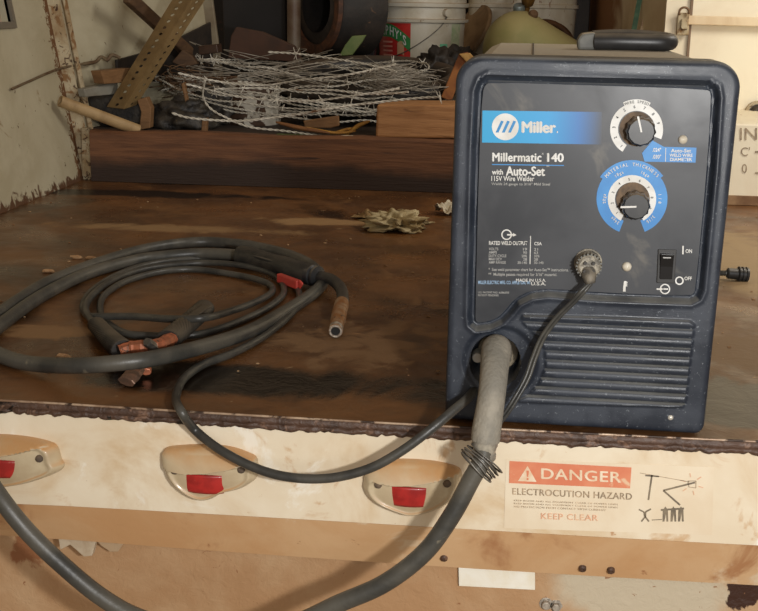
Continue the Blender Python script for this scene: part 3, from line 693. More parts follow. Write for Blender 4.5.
# boot hanging out of the welder socket
b0 = WL(hu+.002, hz+.002, -.02); 
bp_ = [b0, Wp(496.5, 349, .012), Wp(495, 362, .035), Wp(493, 385, .060), Wp(490, 408, .073), Wp(486.5, 430, .080), Wp(485.2, 441, .082)]
ps = smooth_pts(bp_, 6); n = len(ps)
bm = bmesh.new(); tube(bm, ps, [.0150+.0006*math.sin(i/n*9)-.0012*(i/n) for i in range(n)], 24); obj('boot', bm, M_boot, gun, smooth=True, sharp=60)
tip = ps[-1]; dr = (ps[-1]-ps[-3]).normalized()
M_gunr = mat('dusty_black_gun_rubber', s2l(36, 36, 36), s2l(58, 55, 50), .42, scale=40, bump=.2, bscale=300, spots=s2l(150, 142, 120), sscale=70, sthr=.70, edge=.06)
bm = bmesh.new(); lathe(bm, [(.0125, -.004), (.0128, .004), (.0118, .006), (.0112, .011), (.0122, .012), (.0122, .017), (.0108, .019), (.006, .019)], tip, dr, 28); obj('boot_collar', bm, mat('pale_collar', s2l(176, 168, 150), s2l(120, 114, 104), .5, scale=60), gun, smooth=True, sharp=35)
hs = [tip+dr*.005, Fr(481, 462, -.085), Fr(471, 480, -.088), Fr(452, 515, -.092), Fr(425, 552, -.095), Fr(385, 583, -.098), Fr(340, 603, -.10), Fr(280, 628, -.10), Fr(200, 634, -.10), Fr(140, 618, -.098), Fr(100, 596, -.096), Fr(60, 563, -.094), Fr(28, 532, -.092), Fr(2, 500, -.088), Fr(-22, 462, -.07), Fr(-38, 420, -.03), D(-52, 385, .010), D(-50, 352, .010), D(-30, 332, .010),
      D(0, 313.5, .010), D(16, 302, .010), D(49, 282, .010), D(99, 262.5, .010), D(148, 248.5, .010), D(198, 242, .010), D(240, 244.5, .010), D(266, 249, .009), D(292, 256, .009), D(313, 267, .009), D(322, 280, .009), D(318, 289, .009), D(303, 300.5, .009), D(278, 316, .009), D(250, 331, .016), D(214, 343.5, .022), D(165, 356, .030), D(132, 361.5, .032), D(82, 365.5, .026), D(40, 364.5, .014), D(12, 359.5, .010), D(-8, 350, .010), D(-14, 338, .010),
      D(2, 324, .010), D(40, 297, .010), D(85, 274.5, .010), D(132, 261, .010), D(165, 256, .011), D(200, 253.5, .013), D(232, 254.5, .016), D(248, 257, .018)]
bm = bmesh.new(); tube(bm, smooth_pts(hs, 10), .0094, 16); hose = obj('hose', bm, M_hose, gun, smooth=True)
# steel wire wraps on the hose near the boot
bm = bmesh.new(); c0 = hs[1]+Vector((0, 0, .000)); ax = (hs[2]-tip).normalized()
side = ax.cross(Vector((0, -1, 0))).normalized(); fr_ = side.cross(ax).normalized()
tilt = (ax*.88+side*.40).normalized(); 
for k in range(5):
    o_ = c0+ax*(.0032*k-.006)+side*(.0016*k-.003); e1 = tilt.cross(fr_).normalized(); e2 = fr_
    pts = [o_+e1*math.cos(a)*(.0165+R.uniform(-.001, .002))*(1.18)+e2*math.sin(a)*.0125+tilt*(.0012*math.sin(a*2+k)) for a in [2*math.pi*i/36 for i in range(36)]]
    tube(bm, pts, .00095, 6, closed=True)
obj('wire_wrap', bm, M_steel, gun, smooth=True)
# gun handle
gp = [D(240, 255.5, .020), D(251, 257.5, .021), D(268, 262, .022), D(287, 267.5, .023), D(303, 272.5, .022), D(312, 275, .021)]
ps = smooth_pts(gp, 6); n = len(ps)
rs = [.0150, .0158]+[.0158-.002*math.sin(i/(n-2)*math.pi*2.2)*0-.0000 for i in range(n-2)]
rs = [r*(1-.10*math.exp(-((i/n-.42)/.12)**2)) for i, r in enumerate(rs)]
bm = bmesh.new(); tube(bm, ps, rs, 24, flat=1.08)
for v in bm.verts: v.co += Vector((0, 0, .0004*noise.noise(v.co*400)))
gh = obj('gun_handle', bm, M_gunr, gun, smooth=True, sharp=50)
d = (gp[-1]-gp[-2]).normalized()
bm = bmesh.new(); lathe(bm, [(.008, -.006), (.0165, -.004), (.0165, .004), (.013, .006), (.013, .009), (.0165, .010), (.0165, .014), (.009, .017)], gp[-1]-d*.002, d, 28); obj('gun_collar', bm, M_black, gun, smooth=True, sharp=35)
a, b = D(279, 277.5, .015), D(299, 285, .014); bm = bmesh.new(); bar(bm, a, b, .010, .014)
prism(bm, [b+Vector((0, -.004, -.010)), b+Vector((0, -.004, .009)), b+(b-a).normalized()*.012+Vector((0, -.002, .004))], Vector((0, .008, 0)))
obj('trigger', bm, mat('red_trigger_plastic', s2l(190, 62, 52), s2l(170, 58, 48), .5, scale=30), gun, bevel=.002)
bm = bmesh.new(); a = gp[2]; bar(bm, gp[1]+Vector((0, -.012, .0065)), gp[3]+Vector((0, -.012, .0065)), .009, .006); obj('grip_pad', bm, M_black, gun, bevel=.002)
np_ = [gp[-1], D(322, 277, .021), D(332, 280, .021), D(340.5, 288, .020), D(343, 299, .018), D(341.5, 307, .016)]
bm = bmesh.new(); tube(bm, smooth_pts(np_, 8), .0088, 18); obj('gun_neck', bm, M_gunr, gun, smooth=True, sharp=60)
a, b = D(341.8, 303, .017), D(335.5, 331, .011); d = (b-a)
bm = bmesh.new(); l_ = d.length; lathe(bm, [(.006, 0), (.0100, 0), (.0104, .1*l_), (.0104, .6*l_), (.0092, .86*l_), (.0092, l_), (.0062, l_), (.0058, .85*l_), (0, .85*l_)], a, d, 26)
obj('nozzle', bm, mat('burnt_copper_nozzle', s2l(158, 104, 52), s2l(178, 150, 122), .5, scale=70, metal=.35, spots=s2l(80, 56, 38), sscale=120, sthr=.6), gun, smooth=True, sharp=35)
bm = bmesh.new(); lathe(bm, [(0, l_*1.005), (.0056, l_*1.005), (.0056, l_*.9), (0, l_*.9)], a, d, 16); obj('nozzle_bore', bm, mat('dark_bore', s2l(20, 18, 16), rough=.8), gun)
bm = bmesh.new(); lathe(bm, [(.0060, l_*1.0), (.0064, l_*1.025), (.0086, l_*1.02), (.0094, l_*.97), (.0095, l_*.9)], a, d, 22); obj('nozzle_rim', bm, mat('pale_spattered_rim', s2l(196, 186, 172), s2l(120, 104, 88), .5, scale=160, metal=.3), gun, smooth=True)
# twin trigger lead from connector down behind the boot
tl = empty('trigger_lead', W0+Vector((0, -.03, .01)), 'thin black twin lead plugged into the round panel connector of the welder', 'cable')
Qe = Q0+wn*.007+Vector((.002, 0, -.010))
for k in (-1, 1):
    o_ = Vector((.0019*k, 0, 0)); 
    pts = [Qe+o_*.5, Wp(583, 291, .026)+o_, Wp(573, 302, .024)+o_, Wp(557, 318, .022)+o_, Wp(543, 337, .021)+o_, Wp(534, 358, .023)+o_, Wp(527, 378, .028)+o_, Wp(516, 398, .036)+o_, Wp(507, 412, .045)+o_, Wp(498, 424, .056)+o_, Wp(489, 438, .070)+o_, Wp(484, 452, .082)+o_*.5]
    bm = bmesh.new(); tube(bm, smooth_pts(pts, 8), .0019, 10); obj('lead_wire', bm, M_hose2, tl, smooth=True)
# ground cable and clamp
gc = empty('ground_clamp', D(150, 345, 0), 'black ground clamp with copper jaws and thin grey cable coiled inside the hose loop', 'ground clamp')
z1 = .0055
gs = [Wp(476, 388, -.012), Wp(468, 398, .02), Wp(455, 409, .035)] + [Fr(430, 430, -.045), Fr(400, 452, -.052), Fr(368, 469, -.055), Fr(330, 478, -.055), Fr(292, 477.5, -.052), Fr(258, 469, -.046), Fr(222, 451, -.036), Fr(195, 430, -.018), D(181, 411, .010), D(176, 397, z1), D(184, 378.5, z1), D(205, 363.5, z1), D(231, 354, z1), D(262, 337.5, z1), D(287, 318, z1), D(299, 302, z1), D(296, 286, z1), D(280, 270, z1), D(240, 259.5, z1), D(200, 258, z1), D(150, 264, z1), D(115, 276, z1), D(92, 291, z1), D(83, 305, z1), D(87, 315, z1+.004), D(96, 316.5, .014), D(132, 316.5, .02), D(172, 319, .032), D(205, 317.8, .038), D(228, 312, .022), D(252, 303.5, .012), D(270, 294, z1), D(272, 287, z1), D(262, 281, z1+.002), D(240, 275.5, z1), D(198, 269.5, z1), D(165, 271, z1), D(132, 279, z1), D(112, 289, z1), D(101, 301, z1), D(103, 318, z1), D(122, 332, z1), D(145, 335.5, z1), D(185, 335.5, z1), D(211, 331.5, z1), D(253, 315.5, z1), D(276, 302, z1), D(284, 291, z1), D(279, 279, z1+.003), D(262, 270, z1+.004), D(235, 264.5, z1+.004), D(198, 263, z1), D(148, 268.5, z1), D(115, 279, z1), D(94, 293.5, z1+.006), D(85.5, 308, .012), D(92, 321, .013), D(99, 328, .013)]
bm = bmesh.new(); tube(bm, smooth_pts(gs, 8), .0050, 12); obj('cable', bm, M_hose2, gc, smooth=True)
M_grip = mat('knurled_black_grip', s2l(34, 32, 30), s2l(54, 50, 45), .5, scale=30, dust=s2l(112, 100, 82), dustamt=.5)
def grip(pts, r0_, r1_):
    ps = smooth_pts(pts, 14); n = len(ps); bm = bmesh.new()
    rings = tube(bm, ps, [r0_+(r1_-r0_)*i/(n-1) for i in range(n)], 36, flat=.85)
    for i, rg in enumerate(rings):
        for k, v in enumerate(rg):
            if (i % 2 + k % 2) % 2 == 0 and 0 < i < n-1: v.co += (v.co-ps[i]).normalized()*.0011
    return obj('grip', bm, M_grip, gc, smooth=False)
grip([D(96, 324, .013), D(104, 333, .015), D(114, 343, .017), D(123, 350, .018)], .0108, .0142)
grip([D(168, 340, .024), D(182, 328, .026), D(197, 315, .028), D(205, 307.5, .029)], .0145, .0125)
M_cop = mat('worn_copper', s2l(190, 112, 78), s2l(150, 92, 66), .45, scale=60, metal=.35, spots=s2l(92, 70, 56), sscale=90, sthr=.58)
def jaw(name, pts, w, h, m=M_cop):
    ps = smooth_pts(pts, 5); bm = bmesh.new(); n = len(ps)
    rings = tube(bm, ps, [w*(1-.15*abs(math.sin(i*1.9))) for i in range(n)], 8, flat=h/w)
    return obj(name, bm, m, gc, smooth=False, bevel=.001)
jaw('jaw', [D(120, 351.5, .020), D(132, 347.5, .024), D(148, 346, .026), D(160, 344.5, .026), D(172, 338, .026)], .0105, .009)
jaw('jaw', [D(157, 345, .018), D(147, 356, .013), D(138, 367, .010), D(130, 378, .008), D(126, 382, .006)], .0125, .006, mat('grey_copper', s2l(140, 104, 84), s2l(104, 84, 70), .5, scale=60, metal=.4))
jaw('jaw', [D(130, 350, .018), D(138, 358, .012), D(146, 366, .009), D(146, 372, .007)], .007, .005)
p = D(151, 345, .030); bm = bmesh.new(); lathe(bm, [(0, .010), (.005, .010), (.006, .008), (.006, -.016)], p, Vector((-.3, -.7, .6)), 6); obj('pivot_bolt', bm, M_steel, gc)
a, b = D(192, 316, .041), D(207, 305.5, .042); bm = bmesh.new()
bar(bm, a, b, .012, .0018); obj('grip_channel', bm, mat('bent_grip_steel', s2l(96, 88, 76), s2l(60, 54, 46), .5, scale=40, metal=.3), gc, bevel=.0006)
# power plug at right of the welder
a, b = D(727, 269.5, .018), D(748, 271, .016)
pl = empty('power_plug', D(738, 277, 0), 'small black ribbed plug lying on the deck right of the welder', 'plug')
bm = bmesh.new(); l_ = (b-a).length; lathe(bm, [(.006, 0), (.009, .002), (.009, l_*.5), (.0125, l_*.55), (.0125, l_*.62), (.0105, l_*.64), (.0105, l_*.70), (.0125, l_*.72), (.0125, l_*.8), (.0105, l_*.82), (.0105, l_*.88), (.0125, l_*.9), (.012, l_), (0, l_)], a+Vector((0, 0, -.006)), b-a, 20); obj('plug_body', bm, M_black, pl, smooth=True, sharp=30)
bm = bmesh.new(); e = W0+wr*.125-wn*.45+Vector((0, 0, .05)); tube(bm, smooth_pts([a+Vector((.002, 0, -.006)), D(708, 270, .008), D(700, 255, .006)+Vector((0, .05, 0)), e+Vector((.03, .0, -.04)), e], 8), .0045, 10); obj('power_cord', bm, M_hose2, pl, smooth=True)
# ================================================================== MARKER LIGHTS ON THE BUMPER
M_hous = mat('dusty_clear_marker_housing', s2l(200, 184, 152), s2l(182, 162, 130), .5, scale=14, dust=s2l(196, 150, 100), dustamt=1.1, dlo=.05, coat=.3)
M_red = mat('red_lens', s2l(182, 44, 40), s2l(150, 34, 32), .4, scale=40, coat=.2, spots=s2l(176, 100, 82), sscale=70, sthr=.60, edge=.12)
def marker(outline, cpx, hood, lens, screws_, label, grp=None, hoodout=.021):
    C = Fr(*cpx, 0); P = [Fr(x, y, 0)-C for x, y in outline]
    P = [Vector(p_) for p_ in P]; Q = smooth_pts(P+[P[0]], 6)[:-1]; n = len(Q)
    root = empty('marker_light', C, label, 'marker light', grp)
    hz_ = [((Fr(x, y, 0)-C).x, (Fr(x, y, 0)-C).z) for x, y in hood]
    def hoodz(x):
        for (xa, za), (xb, zb_) in zip(hz_, hz_[1:]):
            if x <= xb: return za+(zb_-za)*max(0, (x-xa))/(xb-xa)
        return hz_[-1][1]
    xm = max(abs(q.x) for q in Q); zm = max(q.z for q in Q); zl = min(q.z for q in Q)
    def hgt(x, z, s_):
        z0 = hoodz(x); e = max(0, 1-s_**4)**.5
        up = hoodout*e**.8*max(.0, 1-max(0, z-z0)/(zm-z0+.004))**.45
        lo = .010*e+.004*e
        t = min(1, max(0, (z-z0+.0012)/.0024)); t = t*t*(3-2*t)
        rim = .004*math.exp(-((s_-.86)/.07)**2) if z < z0 else 0
        return .003+lo*(1-t)+max(up, lo)*t+rim
    bm = bmesh.new(); NR = 44; rings = []
    for r_ in range(NR+1):
        s_ = 1-r_/NR; ring = []
        for q in Q:
            x, z = q.x*s_, q.z*s_
            ring.append(bm.verts.new(C+Vector((x, -hgt(x, z, s_), z))) if s_ > 0 else None)
        rings.append(ring)
    base = [bm.verts.new(C+Vector((q.x, 0.0005, q.z))) for q in Q]
    for i in range(n): bm.faces.new((base[i], base[(i+1) % n], rings[0][(i+1) % n], rings[0][i]))
    for A, B in zip(rings[:-2], rings[1:-1]):
        for i in range(n): bm.faces.new((A[i], A[(i+1) % n], B[(i+1) % n], B[i]))
    cv = bm.verts.new(C+Vector((0, -hgt(0, 0, 0), 0)))
    for i in range(n): bm.faces.new((rings[-2][i], rings[-2][(i+1) % n], cv))
    obj('housing', bm, M_hous, root, smooth=True, sharp=55)
    # lens: curved rectangle under the hood
    xl, xr_ = (Fr(lens[0], lens[1], 0)-C).x, (Fr(lens[2], lens[1], 0)-C).x; zt_, zb2 = (Fr(lens[0], lens[1], 0)-C).z, (Fr(lens[0], lens[3], 0)-C).z
    bm = bmesh.new(); g = []
    for i in range(21):
        row = []
        for j in range(9):
            u = i/20*2-1; v = j/8; x = (xl+xr_)/2+(xr_-xl)/2*u*(1-.12*v**2); z = zt_+(zb2-zt_)*v+.0006*(1-u*u)-.0012*v*(1-u*u); row.append(bm.verts.new(C+Vector((x, -.012-.008*math.sqrt(max(0, 1-u*u*.9))*(1-.3*v**3), z))))
        g.append(row)
    for i in range(20):
        for j in range(8): bm.faces.new((g[i][j], g[i+1][j], g[i+1][j+1], g[i][j+1]))
    lo_ = obj('red_lens', bm, M_red, root, smooth=True); sm = lo_.modifiers.new('thick', 'SOLIDIFY'); sm.thickness = .003
    for (x, y) in screws_:
        p_ = Fr(x, y, -.0165); bm = bmesh.new(); lathe(bm, [(0, .0022), (.0032, .002), (.0042, .0), (.0046, -.004)], p_, Vector((0, -1, 0)), 16); obj('screw', bm, M_dirt, root, smooth=True)
    return root
marker([(163, 451), (168, 446.5), (185, 444.5), (205, 444), (230, 446), (250, 452.5), (257.5, 458), (258.5, 470), (256, 478), (243, 486), (225, 490.5), (212, 497), (200, 498), (186, 492), (172, 480), (165, 466)], (210, 469), [(158, 463), (175, 466), (190, 467.5), (210, 467), (230, 464), (245, 460.5), (262, 458)], (187, 468, 229, 486), [(174.5, 471), (241, 470)], 'red marker light in a dusty housing at the middle left of the bumper', 'bumper marker lights')
marker([(363, 484), (366, 470), (372, 462), (385, 459), (408, 458.5), (430, 460), (447, 463), (460, 468), (462, 478), (458, 492), (446, 503), (430, 510), (412, 513.5), (398, 510.5), (378, 502), (367, 493)], (412, 485), [(358, 474), (378, 477), (395, 479), (412, 479), (432, 476), (450, 472), (464, 470)], (390, 480, 431, 499), [(378, 485), (447, 484)], 'red marker light in a tan housing beside the thick hanging hose', 'bumper marker lights')
marker([(-48, 445), (-40, 438), (-20, 434.5), (5, 434), (30, 436.5), (50, 441), (58, 446), (62, 458), (65, 464), (62, 469), (50, 474.5), (30, 481), (5, 485), (-20, 485), (-40, 478), (-50, 462)], (6, 461), [(-55, 446), (-30, 450), (-5, 452), (20, 448), (45, 443), (66, 440)], (-24, 453, 25, 470), [(39, 459), (-34, 464)], 'red marker light cut by the left picture edge with wide tan hood', 'bumper marker lights', hoodout=.024)
# ================================================================== DANGER DECAL
dz = empty('danger_decal', Fr(590, 538, -.0005), 'faded orange DANGER electrocution hazard sticker on the cream bumper', 'warning sticker')
M_dbg = mat('aged_clear_sticker_film', s2l(233, 219, 193), s2l(225, 207, 178), .5, scale=12); M_dor = mat('faded_orange_red', s2l(222, 140, 104), s2l(214, 124, 90), .55, scale=25, spots=s2l(228, 190, 155), sscale=40, sthr=.62)
M_dred = mat('faded_red_ink', s2l(226, 172, 138), s2l(226, 188, 154), .6, scale=60); M_dbk = mat('faded_black_ink_print', s2l(142, 124, 102), s2l(196, 172, 142), .6, scale=90); M_dwh = mat('faded_white_ink', s2l(238, 222, 196), s2l(226, 196, 162), .6, scale=60)
M_dblk = mat('dark_sticker_ink', s2l(104, 94, 80), s2l(140, 126, 104), .6, scale=60)
def dpoly(name, pts, m_, y=-.0010, th=.0002): 
    bm = bmesh.new(); prism(bm, [Fr(a_, b_, y) for a_, b_ in pts], Vector((0, -th, 0))); return obj(name, bm, m_, dz)
def dtext(s_, x0, yl, x1, h, m_, sl=.045, bold=.03, y=-.0016, spacing=1.08):
    return text_quad('lettering', s_, [Fr(x0, yl, y), Fr(x1, yl+sl*(x1-x0), y), Fr(x0, yl-h, y)], m_, dz, bold, spacing)
dpoly('film', [(506, 459), (714, 467), (712, 535), (504, 528)], M_dbg, -.0004)
dpoly('orange_band', [(509.5, 461), (631.5, 467.5), (630, 488.3), (509, 483)], M_dor)
dpoly('triangle', [(518, 481), (536.5, 481.8), (527.5, 465.8)], M_dwh, -.0013); dpoly('triangle_mark', [(526.3, 470.5), (529, 470.6), (528.2, 477), (527, 477)], M_dor, -.0016); dpoly('triangle_mark', [(526.7, 478), (528.5, 478), (528.5, 480), (526.7, 480)], M_dor, -.0016)
dtext('DANGER', 541, 478.8, 621, 10.8, M_dwh, .05, .05)
dtext('ELECTROCUTION HAZARD', 512.5, 494.5, 632, 6.6, M_dbk, .045, .03)
for y_ in (501.5, 504.5, 507.5): dtext('KEEP BOOM AND ALL EQUIPMENT CLEAR OF POWER LINES' if y_ < 505 else 'NO PROTECTION FROM CONTACT WITH CURRENT', 514, y_, 618 - (y_ > 505)*12, 1.9, M_dbk, .04, .0)
dtext('KEEP CLEAR', 541, 519, 598, 6, M_dred, .035, .03)
def dline(name, pts, w_, m_): 
    bm = bmesh.new()
    for a_, b_ in zip(pts, pts[1:]):
        A_, B_ = Fr(*a_, -.0014), Fr(*b_, -.0014); t_ = (B_-A_).cross(Vector((0, 1, 0))).normalized()*w_*.0005
        prism(bm, [A_-t_, B_-t_, B_+t_, A_+t_], Vector((0, -.0002, 0)))
    return obj(name, bm, m_, dz)
dline('pole_drawing', [(652, 475), (648.5, 500)], 1.6, M_dblk); dline('pole_drawing', [(645.5, 475.5), (659, 476.5)], 1.6, M_dblk)
dline('power_line_drawing', [(640, 473), (690, 482)], .6, M_dbk)
dline('boom_drawing', [(695, 482.5), (663.5, 490.5), (680, 505)], 1.8, M_dblk)
for x_ in (665.5, 673.5, 681):
    dpoly('truck_drawing', [(x_-3, 521.5), (x_-2.6, 510), (x_, 506.5), (x_+2.4, 510), (x_+2.8, 521.5), (x_+1, 521.5), (x_+.5, 513), (x_-1, 521.5)], M_dblk)
dline('truck_drawing', [(661, 510), (684, 508.5)], 2, M_dblk); dline('worker_drawing', [(639, 509.5), (644, 512), (645, 517), (641.5, 521.5)], 1.4, M_dblk); dline('worker_drawing', [(651, 509), (645.5, 512), (645.5, 517), (649, 521.5)], 1.6, M_dblk); dline('worker_drawing', [(652, 520), (662, 519.5)], .8, M_dblk)
for a_ in range(0, 360, 60):
    c_, s_ = math.cos(rad_(a_+20)), math.sin(rad_(a_+20)); dline('spark_drawing', [(692+c_*7, 484+s_*7), (692+c_*12, 484+s_*11)], .9, M_dred)
dline('spark_drawing', [(688, 481), (696, 481), (696, 488), (689, 487), (688, 481)], .7, M_dbk)
# ================================================================== UNDER THE BUMPER
bm = bmesh.new(); prism(bm, [Fr(458.5, 566, .078), Fr(535, 570.5, .078), Fr(535, 588.5, .078), Fr(459, 584.5, .078)], Vector((0, -.004, 0)))
o = obj('white_tape', bm, mat('worn_white_tape', s2l(248, 244, 230), s2l(238, 228, 204), .5, scale=20, bump=.1), bevel=.0006); tag(o, 'worn white reflective strip on the plate below the bumper', 'tape strip')
for k, (q_, m_) in enumerate((([(57, 530), (97, 536), (92, 556), (84, 557), (70, 545), (60, 550)], 0), ([(92, 536), (126, 540), (118, 552), (110, 552), (101, 546)], 1))):
    bm = bmesh.new(); prism(bm, [Fr(x, y, .05+.012*k) for x, y in q_], Vector((0, .010, 0)))
    o = obj('bracket', bm, mat('pale_bracket_paint', s2l(205, 190, 165) if k == 0 else s2l(188, 160, 126), s2l(176, 152, 122), .7, scale=20, bump=.2), bevel=.001); tag(o, ('larger pale gusset bracket under the left bumper flange', 'smaller tan gusset bracket right of the larger one under the flange')[k], 'bracket')
for k, (x, y) in enumerate(((546, 604), (556, 606))):
    p_ = Fr(x, y, .079); bm = bmesh.new(); lathe(bm, [(0, .006), (.0045, .006), (.005, .005), (.005, 0), (.008, 0), (.008, -.002)], p_, Vector((0, -1, 0)), 6 if k else 12)
    o = obj('bolt', bm, mat('pale_bolt', s2l(190, 180, 165), s2l(120, 110, 98), .5, scale=100, metal=.3), smooth=False, bevel=.0005); tag(o, ('left grey bolt below the white tape strip', 'right grey bolt below the white tape strip')[k], 'bolt')
for k, (x, y) in enumerate(((444, 558), (582.5, 568.5), (611, 570.5))):
    p_ = at(x, y, Y=.022); bm = bmesh.new(); lathe(bm, [(0, .001), (.0022, .003), (.004, .002), (.0045, -.004)], p_, Vector((0, -1, -.4)), 14)
    o = obj('rivet', bm, M_lip, smooth=True); tag(o, ('rusty rivet on the tan flange beside the thick hose', 'left one of two rusty rivets below the sticker', 'right one of two rusty rivets below the sticker')[k], 'rivet')
# ================================================================== PLANK, BLOCK AND RAGS
def woodmat(name, c1, c2, c3, vec=(1.5, 14, 30), rough=.7, spots=None, sthr=.6):
    return mat(name, c1, c2, rough, scale=6, stretch=vec, bump=.35, bscale=14, spots=spots or c3, sscale=5, sthr=sthr, edge=.12, blend=(.3, .7))
M_plank = woodmat('oil_and_shade_brown_plank', s2l(92, 58, 36), s2l(124, 82, 52), s2l(64, 42, 30), (1.2, 10, 16))
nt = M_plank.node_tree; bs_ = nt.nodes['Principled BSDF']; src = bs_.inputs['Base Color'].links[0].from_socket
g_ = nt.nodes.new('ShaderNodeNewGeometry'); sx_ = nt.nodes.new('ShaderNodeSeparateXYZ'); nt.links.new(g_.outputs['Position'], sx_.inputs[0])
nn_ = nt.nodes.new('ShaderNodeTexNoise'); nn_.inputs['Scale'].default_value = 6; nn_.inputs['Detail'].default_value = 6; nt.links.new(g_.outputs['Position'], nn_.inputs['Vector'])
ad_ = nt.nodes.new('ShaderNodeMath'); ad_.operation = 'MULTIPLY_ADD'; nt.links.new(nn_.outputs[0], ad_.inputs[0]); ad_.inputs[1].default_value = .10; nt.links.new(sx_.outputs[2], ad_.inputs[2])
mr_ = nt.nodes.new('ShaderNodeMapRange'); mr_.interpolation_type = 'SMOOTHSTEP'; mr_.inputs['From Min'].default_value = .125; mr_.inputs['From Max'].default_value = .085; nt.links.new(ad_.outputs[0], mr_.inputs['Value'])  # lower half darkened: oil and dirt plus shade put into the colour
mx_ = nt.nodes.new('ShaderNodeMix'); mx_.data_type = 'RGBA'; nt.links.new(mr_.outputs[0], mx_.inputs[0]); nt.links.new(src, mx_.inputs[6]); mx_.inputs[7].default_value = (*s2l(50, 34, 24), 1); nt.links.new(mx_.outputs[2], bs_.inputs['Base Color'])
pz = at(260, 133, Y=BY).z
px0 = at(90, 150, Y=BY).x
bm = bmesh.new()
NX = 90; prev = None
for i in range(NX+1):
    x = px0+(.62-px0)*i/NX; w = .0015*noise.noise(Vector((x*9, 0, 0))); zt2 = pz-.004+.004*noise.noise(Vector((x*5, 3, 0)))+.0015*noise.noise(Vector((x*30, 3, 0)))
    ring = [bm.verts.new(p_) for p_ in ((x, BY+w, .001), (x, BY+w-.001, zt2*.5), (x, BY+w, zt2-.006), (x, BY+w+.006, zt2), (x, BY+.036, zt2), (x, BY+.036, .001))]
    if prev:
        for k in range(6): bm.faces.new((prev[k], prev[(k+1) % 6], ring[(k+1) % 6], ring[k]))
    else: bm.faces.new(ring[::-1])
    prev = ring
bm.faces.new(prev)
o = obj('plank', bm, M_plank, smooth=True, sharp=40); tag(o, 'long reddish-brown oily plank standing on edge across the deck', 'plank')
# pale post stub at its left end
bm = bmesh.new(); a, b = at(86, 176, Y=1.60), at(83, 124, Y=1.62); prism(bm, [at(81, 128, Y=1.60), at(89, 128, Y=1.60), at(98, 178, Y=1.585), at(90, 181, Y=1.60), at(82, 176, Y=1.60)], Vector((0, .02, 0)))
o = obj('post_stub', bm, M_seam, bevel=.002); tag(o, 'narrow pale rusted post at the left end of the plank', 'post')
M_block = woodmat('orange_brown_wood_block', s2l(158, 110, 66), s2l(184, 134, 86), s2l(112, 76, 48), (1.4, 9, 14), .6)
a, b = at(377, 138, Y=1.60), at(470, 139, Y=1.60); zt_ = at(377, 104.5, Y=1.60).z
bm = bmesh.new(); vs_ = box(bm, ((a.x+b.x)/2, 1.67, (a.z+zt_)/2+.0), (b.x-a.x, .14, zt_-a.z))
for v in vs_: v.co.z += (v.co.x-a.x)*.02; v.co.x += R.uniform(-.004, .004)
o = obj('wood_block', bm, M_block, bevel=.006, seg=3); tag(o, 'orange-brown wood block lying on the plank left of the welder', 'wood block')
M_rag = mat('crumpled_yellow_white_rag', s2l(196, 182, 144), s2l(150, 128, 86), .8, scale=30, spots=s2l(96, 78, 50), sscale=26, sthr=.6, edge=.08)
bm = bmesh.new(); c_ = D(397, 224, .010); crumple(bm, c_, (.050, .044, .020), 12, .95, 5, 3.4, floor=.0015); o = obj('rag', bm, M_rag, smooth=True); tag(o, 'crumpled yellowish paper rag on the middle of the deck', 'rag')
bm = bmesh.new(); c_ = D(368, 218, 0); sheet(bm, c_, .034, .026, 8, .014, rot=.1, freq=36); o = obj('rag', bm, mat('tan_scrap', s2l(150, 122, 80), s2l(112, 86, 54), .8, scale=40), smooth=True); tag(o, 'small tan paper scrap at the left end of the crumpled rag', 'rag')
bm = bmesh.new(); c_ = D(452, 214, 0.0); sheet(bm, c_, .036, .03, 5, .050, rot=.3, freq=26); o = obj('rag', bm, mat('dirty_white_scrap', s2l(214, 206, 184), s2l(160, 138, 106), .8, scale=24, spots=s2l(70, 54, 40), sscale=14, sthr=.58), smooth=True); tag(o, 'dirty white scrap half hidden behind the left edge of the welder', 'rag')
# deck crumbs: uncountable grit
bm = bmesh.new()
for i in range(170):
    x = R.uniform(-.95, 1.0); y = R.uniform(.05, 1.5); s_ = R.uniform(.0008, .0028)
    r_ = bmesh.ops.create_icosphere(bm, subdivisions=1, radius=s_)
    for v in r_['verts']: v.co = Vector((v.co.x*R.uniform(1, 1.6)+x, v.co.y+y, v.co.z*.6+.001))
o = obj('grit', bm, mat('pale_grit', s2l(170, 140, 104), s2l(120, 88, 58), .9, scale=60), origin=(0, .7, 0)); tag(o, 'pale grit and crumbs scattered over the dark deck', 'grit', kind='stuff')
for k, (x, y) in enumerate(((76, 257), (91, 258), (48, 271), (63, 357), (215, 178))):
    bm = bmesh.new(); crumple(bm, D(x, y, .003), (.010, .005, .0035), k+3, .5, 2); o = obj('debris_chip', bm, mat('chip', s2l(176, 142, 104), s2l(140, 100, 66), .8, scale=60)); tag(o, ('pale chip on the deck left of its pair above the hose loop', 'pale chip on the deck right of its pair above the hose loop', 'tan flake on the deck above the far left hose', 'tiny chip inside the hose loop beside the lower hose', 'small chip lying at the foot of the plank')[k], 'debris')
